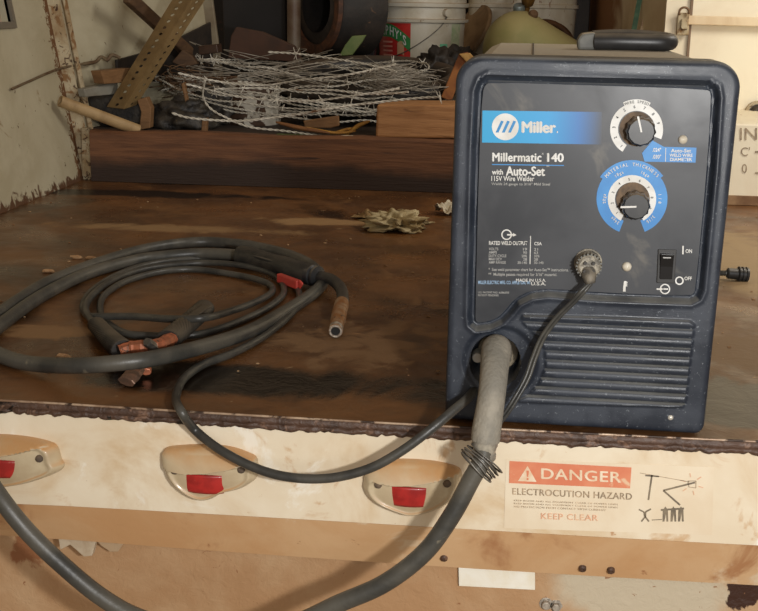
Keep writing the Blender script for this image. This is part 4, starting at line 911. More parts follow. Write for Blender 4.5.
# ================================================================== JUNK ON THE SHELF
M_bw = woodmat('brown_board', s2l(116, 84, 52), s2l(138, 102, 66), s2l(80, 56, 36), (3, 3, 12))
M_dbw = woodmat('dark_brown_board', s2l(76, 54, 36), s2l(98, 72, 48), s2l(50, 36, 26), (3, 3, 12))
M_bplate = mat('blackened_plate', s2l(34, 30, 27), s2l(52, 44, 38), .65, scale=12, spots=s2l(96, 70, 50), sscale=30, sthr=.66, bump=.3)
M_blk = mat('black_plastic_sheeting', s2l(30, 28, 28), s2l(64, 58, 50), .5, scale=40, bump=.5, bscale=120)
def pp(name, pts, Y, th, m_, label, cat, bev=.002, slope=0, dy=None):
    dy = dy or [0]*len(pts)
    bm = bmesh.new(); prism(bm, [at(x, y, Y=Y+d_) for (x, y), d_ in zip(pts, dy)], Vector((0, th, 0)))
    o = obj(name, bm, m_, bevel=bev); return tag(o, label, cat)
wN = Vector((bl1.y-bl0.y, -(bl1.x-bl0.x), 0)).normalized()
def ppw(name, pts, off_, th, m_, label, cat, bev=.002):
    bm = bmesh.new(); prism(bm, [at(x, y, P=bl0+wN*off_, N=wN) for x, y in pts], -wN*th)
    o = obj(name, bm, m_, bevel=bev); return tag(o, label, cat)
ppw('steel_plate', [(117, 60), (160, 48), (211, 22), (214, 70), (200, 95), (118, 70)], .022, .008, M_bplate, 'black steel plate leaning behind the perforated angle iron', 'metal plate')
ppw('wood_board', [(101, 71), (132, 68), (134, 82), (105, 84)], .06, .03, M_bw, 'short brown board end left of the perforated angle iron', 'board')
ppw('pale_board', [(84, 89), (118, 82), (118, 94), (86, 97)], .04, .02, mat('grey_white_board', s2l(150, 148, 138), s2l(120, 114, 100), scale=10), 'grey-white board end above the tan pipe', 'board')
pp('tyre_scrap', [(84, 97), (112, 93), (150, 100), (148, 126), (100, 128), (90, 112)], 1.705, .03, M_blk, 'dark rubber scrap filling the gap above the tan pipe', 'rubber scrap', bev=.01)
# pipe
a, b = at(60, 101, Y=1.50), at(138, 130, Y=1.62); d = b-a; l_ = d.length
bm = bmesh.new(); lathe(bm, [(.0095, 0), (.0135, 0), (.0135, l_), (.0095, l_), (.0095, 0)], a, d, 26); o = obj('pipe', bm, mat('tan_dusty_pipe', s2l(176, 148, 106), s2l(150, 122, 84), .6, scale=20, spots=s2l(110, 84, 54), sscale=40, sthr=.66), smooth=True, sharp=40); tag(o, 'tan hollow pipe resting on the left end of the plank', 'pipe')
pp('wood_wedge', [(137, 100), (146, 97), (151, 108), (150, 128), (139, 130), (141, 112)], 1.66, .03, M_bw, 'small bent brown wood piece right of the tan pipe end', 'wood piece')
# diagonal brown bar and its end
bm = bmesh.new(); a, b = at(127, -4, Y=1.96), at(160, 28, Y=1.96); a2, b2 = at(160, 28, Y=1.94), at(190, 54, Y=1.90)
a, b2 = at(127, -4, P=bl0+wN*.05, N=wN), at(190, 54, P=bl0+wN*.05, N=wN); bar(bm, a, b2, .034, .020, wN); o = obj('wood_bar', bm, M_dbw, bevel=.004); tag(o, 'dark brown wooden bar crossing behind the perforated angle iron', 'wooden bar')
pp('wood_offcut', [(172, 62), (182, 50), (192, 56), (197, 64), (184, 68)], 1.90, .03, M_dbw, 'brown wood offcut right behind the perforated angle iron', 'wood piece')
pp('steel_box', [(198, 46), (217, 44), (218, 53), (199, 55)], 1.9, .05, mat('dark_shiny_box', s2l(74, 52, 38), s2l(60, 44, 34), .3, scale=20, metal=.3), 'small dark metal box below the pale edge strip', 'metal box')
# perforated angle
pa = empty('slotted_angle_iron', at(116, 108, Y=1.66), 'tan perforated angle iron leaning diagonally above the pipe', 'angle iron')
M_ang = mat('tan_galvanised_angle', s2l(136, 112, 74), s2l(108, 86, 54), .5, scale=12, metal=.15, spots=s2l(98, 72, 44), sscale=30, sthr=.66)
Ya, Yb = 1.67, 1.83
L0, L1 = at(107, 107, Y=Ya), at(200, -45, Y=Yb); C0_, C1_ = at(123.5, 109, Y=Ya-.022), at(219, -45, Y=Yb-.022); R0_, R1_ = at(136, 105, Y=Ya+.014), at(234, -45, Y=Yb+.014)
def flange(A0, A1, B0, B1, nh, name, wt=.5):
    bm = bmesh.new()
    def pt(u, v): return (A0*(1-u)+B0*u)*(1-v)+(A1*(1-u)+B1*u)*v
    V = {}
    def vert(u, v):
        k = (round(u, 5), round(v, 5))
        if k not in V: V[k] = bm.verts.new(pt(u, v))
        return V[k]
    for i in range(nh):
        v0, v1 = i/nh, (i+1)/nh; vc = (v0+v1)/2; hv = (v1-v0)/2
        u0_, u1_ = 0, 1
        outer = [(0, v0), (.5, v0), (1, v0), (1, vc), (1, v1), (.5, v1), (0, v1), (0, vc)]
        angs = [225, 270, 315, 0, 45, 90, 135, 180]
        inner = [(wt+.11*math.cos(rad_(a_)), vc+hv*.46*math.sin(rad_(a_))) for a_ in angs]
        for k in range(8):
            k2 = (k+1) % 8; bm.faces.new((vert(*outer[k]), vert(*outer[k2]), vert(*inner[k2]), vert(*inner[k])))
    o = obj(name, bm, M_ang, pa); s_ = o.modifiers.new('t', 'SOLIDIFY'); s_.thickness = .0022; s_.offset = 0; return o
flange(L0, L1, C0_, C1_, 24, 'perforated_flange', .5); flange(C0_, C1_, R0_, R1_, 24, 'perforated_flange', .5)
# rusty wire hook along the left wall
wp_ = [onL(12, 89, .008), onL(30, 81, .008), onL(48, 73, .012), at(62, 68, Y=1.59), at(80, 64.5, Y=1.66), at(95, 62, Y=1.72), at(101, 57, Y=1.74), at(107, 60, Y=1.74), at(112, 55, Y=1.75), at(120, 58, Y=1.76)]
bm = bmesh.new(); tube(bm, smooth_pts(wp_, 8), [.003 if i < 34 else .0045 for i in range(73)], 8); o = obj('wire_hook', bm, mat('rusty_tie_wire', s2l(112, 96, 72), s2l(90, 66, 44), .7, scale=40), smooth=True); tag(o, 'rusty wire with hooked end stretched across the left wall corner', 'wire')
# crumpled black sheeting and cans under the coil
for k, (x, y, Y, s_, m_, lab) in enumerate((
    (182, 118, 1.74, (.085, .05, .046), M_blk, 'crumpled black plastic sheeting at the left under the barbed wire'),
    (215, 106, 1.85, (.05, .05, .055), M_blk, 'crumpled black bag beside the paint-spotted can'),
    (345, 100, 1.95, (.16, .08, .05), M_bplate, 'dark heap of scrap under the right of the barbed wire'),
    (436, 66, 2.3, (.05, .05, .05), M_bplate, 'dark bristly scrap lump right of the lettered bucket'),
    (458, 70, 2.45, (.07, .05, .06), M_bplate, 'dark scrap lump behind the rusty slat'))):
    bm = bmesh.new(); crumple(bm, at(x, y, Y=Y), s_, k+1, .55, 4, 3.0, floor=LZ); o = obj('scrap_heap', bm, m_, smooth=True); tag(o, lab, 'scrap')
# paint-spotted can
p_ = at(247, 122, Y=1.84); zt3 = at(247, 84, Y=1.84).z
M_cow = mat('white_paint_spots_on_rust', s2l(66, 48, 36), s2l(88, 64, 46), .6, scale=20, spots=s2l(206, 200, 186), sscale=26, sthr=.50, edge=.03)
bm = bmesh.new(); hh = zt3-LZ; lathe(bm, [(0, 0), (.073, 0), (.075, .004), (.075, hh-.006), (.078, hh-.003), (.075, hh), (.07, hh), (.07, .01), (0, .01)], Vector((p_.x, 1.90, LZ)), Vector((0, 0, 1)), 40); o = obj('paint_can', bm, M_cow, smooth=True, sharp=35); tag(o, 'rusty can with white paint splashes under the barbed wire', 'can')
# small wood strips, husks and scraps in the gap above the plank
for k, (q_, Y, m_, lab, cat) in enumerate((
    ([(303, 121), (338, 116), (339, 126), (330, 128), (305, 128)], 1.66, M_bw, 'brown cardboard piece lying behind the plank under the wire', 'cardboard'),
    ([(181, 84), (184, 82), (187, 100), (185, 102)], 1.70, M_bw, 'upright thin brown stick among black sheeting', 'stick'),
    ([(202, 119), (207, 118), (206, 133), (201, 133)], 1.63, M_bw, 'short pale stick standing behind the plank', 'stick'),
    ([(205, 78), (236, 76), (238, 86), (206, 90)], 1.95, M_dbw, 'dark brown wood slat beside the can', 'board'),
    ([(228, 58), (231, 36), (236, 27), (262, 32), (294, 46), (302, 62)], 2.2, mat('rusty_brown_plate', s2l(76, 48, 32), s2l(58, 38, 26), .7, scale=10), 'rusty brown wedge plate behind the left of the barbed wire', 'metal plate'),
    ([(447, 100), (441, 97), (459, 54), (468, 52), (467, 60), (452, 100)], 1.95, mat('rust_orange_slat', s2l(164, 104, 52), s2l(120, 64, 34), .7, scale=20), 'rust-orange slat leaning beside the welder top corner', 'slat'),
    ([(459, 54), (470, 53), (476, 60), (466, 62)], 1.93, mat('yellow_slat_end', s2l(190, 150, 84), s2l(150, 110, 60), .7, scale=30), 'yellowish wood end on top of the rust-orange slat', 'wood piece'),
    ([(276, 134), (300, 135), (322, 137), (322, 141), (278, 140)], 1.61, mat('green_plastic', s2l(70, 92, 40), s2l(90, 100, 50), .5, scale=30), 'thin green plastic strip on the plank top', 'plastic strip'),
    ([(339, 56), (345, 45), (352, 36), (366, 35), (362, 42), (352, 55)], 2.25, mat('green_scrap', s2l(92, 112, 60), s2l(116, 126, 76), .6, scale=20), 'green plastic scrap standing before the black jug', 'plastic scrap'),
    )):
    pp('scrap_piece' if cat in ('cardboard',) else cat.replace(' ', '_'), q_, Y, .02 if k != 4 else .03, m_, lab, cat)
for k, (pts, w_) in enumerate((([(276, 122), (300, 128), (330, 133)], .008), ([(305, 127), (335, 133), (356, 131)], .0055), ([(345, 136), (358, 126), (370, 121)], .008), ([(330, 134), (345, 130), (352, 128)], .006))):
    bm = bmesh.new(); ps = smooth_pts([at(x, y, Y=1.63+.008*k) for x, y in pts], 6); n = len(ps); tube(bm, ps, [w_*(.35+math.sin(math.pi*(i+.5)/n)) for i in range(n)], 8, flat=.5)
    o = obj('dry_husk', bm, mat('dry_husk', *((s2l(140, 96, 54), s2l(120, 78, 44)) if k == 0 else (s2l(192, 146, 66), s2l(160, 112, 48))), .7, scale=60), smooth=True)
    tag(o, ('brown dry leaf left of the cardboard piece above the plank', 'long yellow dry husk under the cardboard piece', 'yellow husk pointing up beside the wood block', 'short yellow husk between two longer husks')[k], 'dry leaf')
bm = bmesh.new(); crumple(bm, at(350, 138, Y=1.60), (.024, .01, .006), 9, .5, 3); o = obj('feather', bm, mat('white_fluff', s2l(205, 192, 165), rough=.9)); tag(o, 'whitish feathery tuft on the plank below the yellow husks', 'feather')
# ---------------- barbed wire coil
M_bw1 = mat('galvanised_barbed_wire', s2l(228, 224, 212), s2l(186, 180, 166), .4, metal=.0, scale=20, spots=s2l(120, 86, 58), sscale=12, sthr=.66)
M_bw2 = mat('grey_weathered_wire', s2l(180, 174, 162), s2l(128, 120, 108), .5, metal=.0, scale=20)
cc = at(298, 88, Y=2.02); cx_, cy_, cz_ = cc.x, 2.02, cc.z-.002
bw = empty('barbed_wire_coil', Vector((cx_, cy_, LZ+.02)), 'large loose coil of galvanised barbed wire piled on the shelf', 'barbed wire')
def strand_pair(path, name, parent, r=.0012, m_=M_bw1, pitch=.03, tw=.0017, barbs=None, every=.10):
    L_ = 0; A = []; B = []; bl = every*.5; pl_ = []
    for i, p_ in enumerate(path):
        if i: L_ += (p_-path[i-1]).length
        d_ = (path[min(i+1, len(path)-1)]-path[max(i-1, 0)]).normalized(); u_ = d_.orthogonal().normalized(); u_ = d_.cross(Vector((0, 0, 1))).normalized() if abs(d_.z) < .95 else u_; v_ = d_.cross(u_)
        a_ = L_/pitch*2*math.pi; o_ = (u_*math.cos(a_)+v_*math.sin(a_))*tw; A.append(p_+o_); B.append(p_-o_)
        if barbs is not None and L_ > bl: bl += every*R.uniform(.85, 1.2); barbs.append((p_, d_, parent))
    bm = bmesh.new(); tube(bm, A, r, 5); tube(bm, B, r, 5); return obj(name, bm, m_, parent, smooth=True)
def resamp(pts, step):
    out = [pts[0]]; acc = 0
    for a_, b_ in zip(pts, pts[1:]):
        l_ = (b_-a_).length
        if l_ < 1e-9: continue
        t_ = step-acc
        while t_ <= l_: out.append(a_+(b_-a_)*(t_/l_)); t_ += step
        acc = (acc+l_) % step if False else l_-(t_-step)
    return out
barbs = []
for k in range(11):
    rx_ = R.uniform(.30, .375); ry_ = rx_*R.uniform(.85, 1.0)*.9; ox, oy = R.uniform(-.03, .03), R.uniform(-.04, .04); oz = R.uniform(-.035, .03); tx, ty = R.uniform(-.05, .05), R.uniform(-.07, .07); ph_ = R.uniform(0, 6.28)
    pts = []
    for i in range(200):
        a_ = ph_+2*math.pi*i/199; rr_ = 1+.03*noise.noise(Vector((math.cos(a_)*2, math.sin(a_)*2, k*3.3)))
        pts.append(Vector((cx_+ox+rx_*rr_*math.cos(a_), cy_+oy+ry_*rr_*math.sin(a_)*.78, cz_+oz+tx*math.cos(a_)+ty*math.sin(a_)*.6+.012*noise.noise(Vector((math.cos(a_)*3, math.sin(a_)*3, k))))))
    strand_pair(resamp(pts, .006), 'wire_loop', bw, barbs=barbs, every=.11)
# long bright front strand and neighbours
ex = [([(172, 113), (185, 117), (205, 119.5), (238, 121), (262, 119), (300, 114), (340, 107), (380, 102), (420, 98), (440, 97)], 1.565),
      ([(178, 73), (200, 78), (235, 84), (268, 85), (300, 80), (340, 76), (380, 68), (397, 64)], 1.68),
      ([(186, 84), (210, 90), (240, 97), (270, 100), (310, 101), (345, 97), (385, 91), (400, 88)], 1.66),
      ([(268, 52), (300, 54), (335, 59), (365, 64), (398, 72)], 1.80),
      ([(205, 80), (203, 96), (210, 108), (225, 117), (250, 127), (285, 131), (330, 137)], 1.64),
      ([(214, 89), (260, 88), (290, 90), (330, 90), (370, 94), (410, 92)], 1.70)]
for pts, Y in ex:
    w_ = [at(x, y, Y=Y+.02*math.sin(i)) for i, (x, y) in enumerate(pts)]
    strand_pair(resamp(smooth_pts(w_, 12), .005), 'wire_loop', bw, r=.0019 if Y < 1.6 else .0015, tw=.0016, barbs=barbs, every=.135)
R.shuffle(barbs)
def barb(p_, d_, parent, s_=1.0):
    bm = bmesh.new(); u_ = d_.orthogonal().normalized(); v_ = d_.cross(u_)
    for a_ in (R.uniform(0, 3), R.uniform(0, 3)):
        e_ = (u_*math.cos(a_)+v_*math.sin(a_)+d_*R.uniform(-.5, .5)).normalized()*.0165*s_; f_ = d_*.002*R.choice((-1, 1))
        tube(bm, [p_-e_+f_, p_+f_, p_+e_*1.0+f_], [.0007, .0014, .0007], 5)
    tube(bm, [p_+(u_*math.cos(t_)+v_*math.sin(t_))*.0034+d_*(.0011*(t_/6.28-1)) for t_ in [2*math.pi*2*i/16 for i in range(17)]], .0010, 5)
    return obj('barb', bm, M_bw1, parent, smooth=False)
for p_, d_, pr_ in barbs[:95]: barb(p_, d_, pr_)
# dense tangle of thin grey wire at the right of the coil
bm = bmesh.new(); tc_ = at(392, 80, Y=1.92)
def tang(bm, c_, rx_, ry_, rz_, cnt, seed, r_):
    for k in range(cnt):
        a0_ = R.uniform(0, 6.28); sp_ = R.uniform(1.2, 3.2); ox, oy, oz = R.gauss(0, .35)*rx_, R.gauss(0, .4)*ry_, R.gauss(0, .45)*rz_
        e_ = R.uniform(.6, 1); tl_ = R.uniform(-.25, .25)
        pts = [Vector((c_.x+ox+rx_*e_*math.cos(a0_+sp_*t_), c_.y+oy+ry_*e_*math.sin(a0_+sp_*t_), max(LZ+.003, c_.z+oz+rz_*.45*math.sin(a0_*3+t_*2.2)+tl_*rx_*math.cos(a0_+sp_*t_)))) for t_ in [i/9 for i in range(10)]]
        tube(bm, pts, r_, 4, cap=False)
tang(bm, tc_, .09, .10, .032, 170, 1, .0009); o = obj('wire_tangle', bm, M_bw2, bw, smooth=True); tag(o, kind='stuff')
bm = bmesh.new(); tc2 = at(268, 74, Y=1.95); tang(bm, tc2,   .24, .14, .025, 45, 2, .0010); o = obj('wire_tangle', bm, M_bw2, bw, smooth=True); tag(o, kind='stuff')
bm = bmesh.new(); tc2 = at(190, 80, Y=1.9); tang(bm, tc2, .07, .08, .03, 60, 2, .0010); o = obj('wire_tangle', bm, mat('rusty_thin_wire', s2l(120, 90, 60), s2l(84, 62, 46), .6, scale=20), bw, smooth=True); tag(o, kind='stuff'); o['label'] = 'rusty thin wire tangle'
# ---------------- things at the rear
bk = at(418, 60, Y=2.60); sc_ = 1185/(2.60+1.19)  # px per metre
def BZ(py, Y=2.60): return at(418, py, Y=Y).z
br = 44.5/1185*(2.60+1.22); bc = Vector((bk.x, 2.60+br, 0))
bu = empty('plastic_bucket', Vector((bc.x, bc.y, LZ)), 'white plastic bucket with red and green label and wire bail', 'bucket')
M_bkt = mat('grubby_white_bucket_plastic', s2l(204, 198, 182), s2l(186, 176, 154), .4, scale=12, spots=s2l(140, 112, 82), sscale=34, sthr=.66, edge=.05, dust=s2l(176, 146, 108), dustamt=.8)
zr = BZ(4); z20 = BZ(19); ztop = BZ(-10)
f_ = lambda z: br*(.90+.09*(z-LZ)/(ztop-LZ))
bm = bmesh.new(); prof = [(0, LZ+.002), (f_(LZ)*.97, LZ+.002), (f_(LZ), LZ+.008), (f_(z20-.012), z20-.012), (f_(z20)+.010, z20-.010), (f_(z20)+.012, z20-.001), (f_(z20)+.001, z20+.001), (f_(zr)-.001, zr-.011), (f_(zr)+.010, zr-.008), (f_(zr)+.011, zr+.003), (f_(zr)+.001, zr+.005), (f_(ztop), ztop-.004), (f_(ztop)+.008, ztop), (f_(ztop)-.004, ztop+.002), (f_(ztop)-.006, ztop-.01), (f_(LZ)*.95, LZ+.01), (0, LZ+.01)]
lathe(bm, prof, Vector((bc.x, bc.y, 0)), n=64); obj('bucket_body', bm, M_bkt, bu, smooth=True, sharp=35)
for k in range(2):
    a_ = rad_(-30+8*0) if k == 0 else 0
    pass
Cb = Vector((bc.x, bc.y, 0))
def onB(px, py, off=.0008):
    """point of the bucket wall seen at a pixel"""
    r_ = f_(BZ(py))+off; d_ = (at(px, py, Y=3)-CAM); d_.normalize(); o_ = CAM-Cb; o2 = Vector((o_.x, o_.y)); d2 = Vector((d_.x, d_.y))
    A_ = d2.dot(d2); B_ = 2*o2.dot(d2); C_ = o2.dot(o2)-r_*r_; disc_ = B_*B_-4*A_*C_
    t_ = (-B_-math.sqrt(max(disc_, 0)))/(2*A_); return CAM+d_*t_
def bpatch(name, fn, nx, ny, m_, par=bu):
    bm = bmesh.new(); g = [[bm.verts.new(fn(i/nx, j/ny)) for j in range(ny+1)] for i in range(nx+1)]
    for i in range(nx):
        for j in range(ny): bm.faces.new((g[i][j], g[i+1][j], g[i+1][j+1], g[i][j+1]))
    return obj(name, bm, m_, par, smooth=True)
M_lr = mat('label_red', s2l(196, 52, 46), s2l(180, 44, 40), .45, scale=30); M_lg = mat('label_green', s2l(56, 134, 72), s2l(48, 120, 64), .45, scale=30)
def angb(px, py): 
    q_ = onB(px, py)-Cb; return math.atan2(q_.y, q_.x), q_.z
aR, _ = angb(410.5, 40); aL = aR-rad_(68); zT, zB = angb(400, 23)[1], angb(400, 60)[1]
def cyl(a_, z, off=.0008): r_ = f_(z)+off; return Cb+Vector((r_*math.cos(a_), r_*math.sin(a_), z))
lab = bpatch('bucket_label', lambda u, v: cyl(aL+(aR-aL)*u, zB+(zT-zB)*v), 24, 8, M_lr)
arc = lambda u: .62+.38*math.sin(math.pi*min(1, max(0, (u*1.0))))   # curved green name band
def gband(u, v):
    c_ = .86-.55*max(0, u-.5)**1.6*2.2; lo = c_-.24; hi = min(1.0, c_+.12); return cyl(aL+(aR-aL)*u, zB+(zT-zB)*max(0, (lo+(hi-lo)*v)), .0016)
bpatch('green_band', gband, 30, 4, M_lg, lab)
nm = "MURPHY'S"; bm = bmesh.new()
for i, ch in enumerate(nm):
    me = text_mesh(ch, .04); xs_ = [v.co.x for v in me.vertices]; cxx = (min(xs_)+max(xs_))/2
    u0_ = (.06, .19, .32, .45, .585, .71, .80, .88)[i]; c_ = .86-.55*max(0, u0_-.5)**1.6*2.2-.165; sl_ = -.55*1.6*2.2*max(0, u0_-.5)**.6
    for v in me.vertices:
        du = (v.co.x-cxx)*.165; v.co = cyl(aL+(aR-aL)*(u0_+du), zB+(zT-zB)*(c_+v.co.y*.36-.02+sl_*du), .0024+v.co.z)
    bm.from_mesh(me); bpy.data.meshes.remove(me)
me = bpy.data.meshes.new('lettering'); bm.to_mesh(me); bm.free(); link('lettering', me, M_white, lab, smooth=False)
M_pink = mat('faded_pink_print', s2l(226, 150, 132), rough=.5)
for k, v_ in enumerate((.10, .22, .34, .46)): bpatch('label_line', (lambda v_: lambda u, v: cyl(aL+(aR-aL)*(.30+.30*u), zB+(zT-zB)*(v_+.045*v), .0016))(v_), 8, 1, M_pink, lab)
bpatch('label_figure', lambda u, v: cyl(aL+(aR-aL)*(.72+.15*u), zB+(zT-zB)*(.12+.34*v+.06*math.sin(u*3.1)), .0016), 6, 3, mat('label_tan', s2l(190, 150, 116)), lab)
a1_, zz1 = angb(440, 44); a2_, zz2 = angb(447, 50)
bpatch('green_sticker', lambda u, v: cyl(a1_+(a2_-a1_)*u, zz1+(zz2-zz1)*v), 4, 2, mat('mint_sticker', s2l(110, 190, 150)))
a1_, zz1 = angb(452, 24); a2_, zz2 = angb(458.5, 52)
bpatch('green_stripe', lambda u, v: cyl(a1_+(a2_-a1_)*u, zz1+(zz2-zz1)*v), 3, 6, mat('pale_green_print', s2l(160, 178, 138), s2l(186, 190, 160), scale=60))
bw_pts = [onB(447, 16, .012), onB(443, 24, .006), onB(435, 32, .005), onB(426, 39, .005), onB(412, 48, .005), onB(400, 54, .006), onB(385, 59, .012)]
bm = bmesh.new(); tube(bm, smooth_pts(bw_pts, 6), .0016, 8); obj('bail_wire', bm, M_steel, bu, smooth=True)
bm = bmesh.new(); p_ = onB(447, 13, .006); lathe(bm, [(0, .008), (.012, .008), (.013, 0), (.013, -.01)], p_, Vector((p_.x-Cb.x, p_.y-Cb.y, 0)), 18); obj('bail_boss', bm, M_bkt, bu, smooth=True, sharp=35)
# second tub
tb = at(522, 20, Y=3.0); tr = 52/1185*4.25; z5 = at(522, 5, Y=3.0).z
tub = empty('plastic_tub', Vector((tb.x, 3.0+tr*.6, LZ)), 'large dirty white tub behind the olive gas cylinder', 'tub')
bm = bmesh.new(); zt4 = at(522, -20, Y=3).z
def rrp(z, k): 
    out = []
    for i in range(40):
        a_ = 2*math.pi*i/40; c_, s_ = math.cos(a_), math.sin(a_); out.append(bm.verts.new(Vector((tb.x+tr*k*math.copysign(abs(c_)**.35, c_), 3.0+.12+.12*k*math.copysign(abs(s_)**.35, s_), z))))
    return out
rgs = [rrp(z, k) for z, k in ((LZ+.002, .93), (z5-.012, 1.0), (z5-.009, 1.035), (z5+.002, 1.035), (z5+.004, 1.0), (zt4, 1.02), (zt4, .98), (LZ+.02, .9))]
for A, B in zip(rgs, rgs[1:]):
    for k in range(40): bm.faces.new((A[k], A[(k+1) % 40], B[(k+1) % 40], B[k]))
bm.faces.new(rgs[0]); bm.faces.new(rgs[-1][::-1])
obj('tub_body', bm, mat('stained_white_tub', s2l(206, 198, 178), s2l(188, 176, 150), .5, scale=8, stretch=(3, 3, 1), spots=s2l(142, 108, 74), sscale=24, sthr=.62), tub, smooth=True, sharp=35)
# tan lid leaning between
c_ = at(472, 32, Y=2.98); bm = bmesh.new(); lathe(bm, [(0, .012), (.085, .010), (.095, .012), (.1, .006), (.1, 0), (0, 0)], c_, Vector((-.86, -.55, .55)), 40)
o = obj('bucket_lid', bm, mat('tan_lid', s2l(158, 132, 98), s2l(120, 96, 68), .6, scale=14), smooth=True, sharp=35); tag(o, 'tan round lid leaning between the bucket and the tub', 'lid')
# olive gas cylinder
Yg = 2.35; c0_ = at(516, 46, Y=Yg); rr0 = 34/1185*(Yg+1.22); dv = (at(600, 98, Y=Yg-.04)-c0_).normalized()
cyl_ = empty('gas_cylinder', Vector((c0_.x+.1, Yg, LZ)), 'olive green gas cylinder lying behind the welder', 'gas cylinder')
bm = bmesh.new(); prof = [(0, -rr0*.92)]+[(rr0*math.sin(t_), -rr0*.92*math.cos(t_)) for t_ in [math.pi/2*i/10 for i in range(1, 11)]]+[(rr0, .30), (rr0*.9, .33), (0, .35)]
lathe(bm, prof, c0_, dv, 48); obj('cylinder_body', bm, mat('dusty_olive_paint', s2l(128, 124, 74), s2l(146, 136, 88), .6, scale=7, dust=s2l(152, 140, 96), dustamt=.8), cyl_, smooth=True)
v_ = at(519, 8, Y=Yg); bm = bmesh.new(); lathe(bm, [(0, .010), (.014, .010), (.017, .005), (.017, -.008), (.012, -.02), (.010, -.06)], v_, Vector((-.1, -.5, 1)), 20); obj('valve_cap', bm, mat('blue_grey_cap', s2l(110, 120, 120), s2l(84, 88, 86), .4, scale=30, metal=.3), cyl_, smooth=True, sharp=35)
v_ = at(528, 0, Y=Yg); bm = bmesh.new(); lathe(bm, [(0, .02), (.018, .018), (.020, .0), (.016, -.014), (.009, -.02), (.009, -.05)], v_, Vector((.1, -.3, 1)), 20); tube(bm, [at(515, 0, Y=Yg), at(516, -14, Y=Yg)], .006, 10); obj('brass_fitting', bm, mat('dull_brass', s2l(126, 92, 44), s2l(92, 68, 38), .4, scale=30, metal=.6), cyl_, smooth=True, sharp=35)
v_ = at(533, 15, Y=Yg-.03); bm = bmesh.new(); lathe(bm, [(0, .01), (.012, .01), (.015, .0), (.014, -.02)], v_, Vector((.3, -.6, .6)), 16); obj('cap_nut', bm, M_dbw, cyl_, smooth=True, sharp=35)
# brown hose loops
hl_ = empty('brown_hose', at(560, 45, Y=2.6), 'brown rubber hose looped behind the olive gas cylinder', 'hose')
for k in range(3):
    bm = bmesh.new(); pts = [at(545+k*2+30*math.cos(t_)*(1-.08*k), 60-k*3-38*math.sin(t_)*(1-.1*k), Y=2.62+.03*k+.05*math.cos(t_)) for t_ in [math.pi*2*i/60 for i in range(61)]]
    tube(bm, pts, .0095, 10); obj('hose_loop', bm, mat('brown_hose_rubber', s2l(92, 62, 38), s2l(70, 46, 30), .5, scale=20), hl_, smooth=True)
# dark post
a = at(578, 50, Y=3.05); bm = bmesh.new(); box(bm, (a.x, 3.1, .55), (.07, .05, .9)); o = obj('dark_post', bm, M_bplate, bevel=.004); tag(o, 'dark upright post between the tub and the brown wall', 'post')
# green strap
bm = bmesh.new(); a, b = at(641, -8, Y=2.3), at(631, 46, Y=2.25); bar(bm, a, b, .014, .003, Vector((0, 1, 0))); o = obj('green_strap', bm, mat('green_strap', s2l(92, 128, 100), s2l(70, 104, 84), .6, scale=30)); tag(o, 'green strap hanging on the cream wall above the welder handle', 'strap')
bm = bmesh.new(); a, b = at(650, -8, Y=2.29), at(638, 46, Y=2.24); bar(bm, a, b, .008, .003, Vector((0, 1, 0))); o = obj('pale_strap', bm, mat('pale_strap', s2l(190, 170, 140), s2l(150, 120, 96), .6, scale=30)); tag(o, 'narrow pale strap right beside the green strap', 'strap')
# black jug
p_ = at(362, 20, Y=2.55); bm = bmesh.new(); zt5 = at(362, -8, Y=2.55).z; jr = 12.5/1185*3.8; lathe(bm, [(0, LZ), (jr, LZ), (jr, zt5-.09), (jr*.96, zt5-.086), (jr, zt5-.08), (jr, zt5-.02), (jr*.6, zt5), (0, zt5)], Vector((p_.x, 2.6, 0)), n=32); o = obj('black_jug', bm, mat('glossy_black_jug', s2l(20, 22, 28), s2l(28, 28, 32), .2, scale=20), smooth=True, sharp=35); tag(o, 'glossy black cylindrical jug left of the lettered bucket', 'jug')
# rust rings: drum and pipe
c_ = at(316, 6, Y=2.5)
dr_ = empty('brake_drum', Vector((c_.x, 2.5, LZ)), 'dark wheel drum with rusty rim ring in the rear shadow', 'wheel drum')
ax_ = Vector((-.75, -.66, 0)).normalized(); R1 = 46/1185*3.7
bm = bmesh.new(); lathe(bm, [(R1*.55, .0), (R1*.6, -.004), (R1*.95, -.01), (R1*1.05, -.03), (R1*1.08, -.16), (0, -.16)], c_, ax_, 44); obj('drum', bm, M_bplate, dr_, smooth=True, sharp=35)
bm = bmesh.new(); lathe(bm, [(R1*.80, -.002), (R1*.82, .010), (R1*1.0, .012), (R1*1.04, 0), (R1*.8, -.004)], c_, ax_, 44); obj('rim_ring', bm, mat('rust_ring', s2l(96, 58, 34), s2l(64, 40, 26), .7, scale=30, bump=.3), dr_, smooth=True, sharp=35)
p_ = at(294, 20, Y=2.5); bm = bmesh.new(); zt6 = at(294, -10, Y=2.5).z; lathe(bm, [(0, LZ), (.021, LZ), (.021, zt6), (0, zt6)], Vector((p_.x, 2.5, 0)), n=24); o = obj('grey_pipe', bm, mat('grey_brown_pipe', s2l(112, 98, 82), s2l(84, 60, 42), .5, scale=8), smooth=True, sharp=40); tag(o, 'upright grey-brown pipe left of the rusty wheel drum', 'pipe')
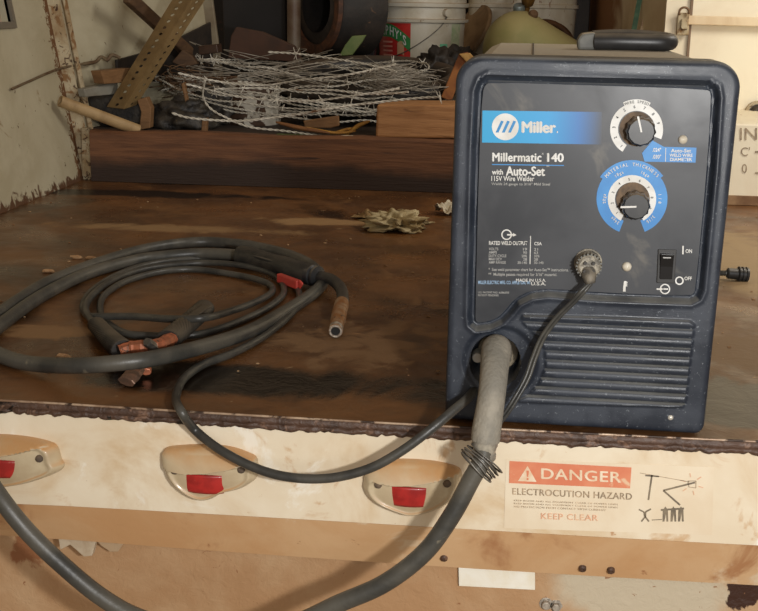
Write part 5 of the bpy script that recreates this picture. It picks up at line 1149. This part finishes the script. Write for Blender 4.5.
pp('black_sheet', [(222, -10), (285, -10), (287, 86), (226, 86)], 2.7, .03, mat('black_sheet_panel', s2l(16, 13, 12), s2l(22, 18, 17), .6, scale=6), 'black sheet panel standing left of the grey-brown pipe', 'sheet')
# black tyre lying flat under the wire
c_ = at(372, 88, Y=2.02+.10); bm = bmesh.new(); tr_ = .225
pts = [Vector((c_.x+tr_*math.cos(t_), 2.12+tr_*.95*math.sin(t_), c_.z+.022+.03*math.sin(t_))) for t_ in [2*math.pi*i/64 for i in range(64)]]
tube(bm, pts, .026, 16, closed=True, flat=1.1); o = obj('rubber_tyre', bm, mat('dusty_black_tyre', s2l(36, 33, 32), s2l(52, 46, 42), .55, scale=20, dust=s2l(88, 72, 56), dustamt=.5), smooth=True); tag(o, 'black rubber tyre lying flat beneath the barbed wire right end', 'tyre')
for k, (x, y, r_) in enumerate(((204, 50, .03),)):
    pass
# ================================================================== LIGHT
def area(name, loc, target, sx_, sy_, e, col=(1, 1, 1)):
    l = bpy.data.lights.new(name, 'AREA'); l.shape = 'RECTANGLE'; l.size = sx_; l.size_y = sy_; l.energy = e; l.color = col
    o = bpy.data.objects.new(name, l); COL.objects.link(o); o.location = loc
    o.rotation_euler = (Vector(target)-Vector(loc)).to_track_quat('-Z', 'Y').to_euler(); return o
area('doorway_daylight', (.9, -3.0, .9), (.2, .3, .1), 2.2, 1.5, 31, (.96, .98, 1))
area('camera_flash', (.33, -1.20, .42), (.12, .3, .05), .07, .05, 10.5, (1, .98, .95))
area('right_wall_fill', (1.25, .9, 1.25), (.9, 1.9, .35), .6, .6, 17, (1, .96, .88))  # added fill lamp that brightens the right cream wall
w = bpy.data.worlds.new('world'); SC.world = w; w.use_nodes = True
w.node_tree.nodes['Background'].inputs[0].default_value = (1, .72, .46, 1); w.node_tree.nodes['Background'].inputs[1].default_value = .2
SC.view_settings.view_transform = 'Standard'; SC.view_settings.look = 'None'; SC.view_settings.exposure = 0.14; SC.view_settings.gamma = 1; SC.view_settings.use_curve_mapping = False
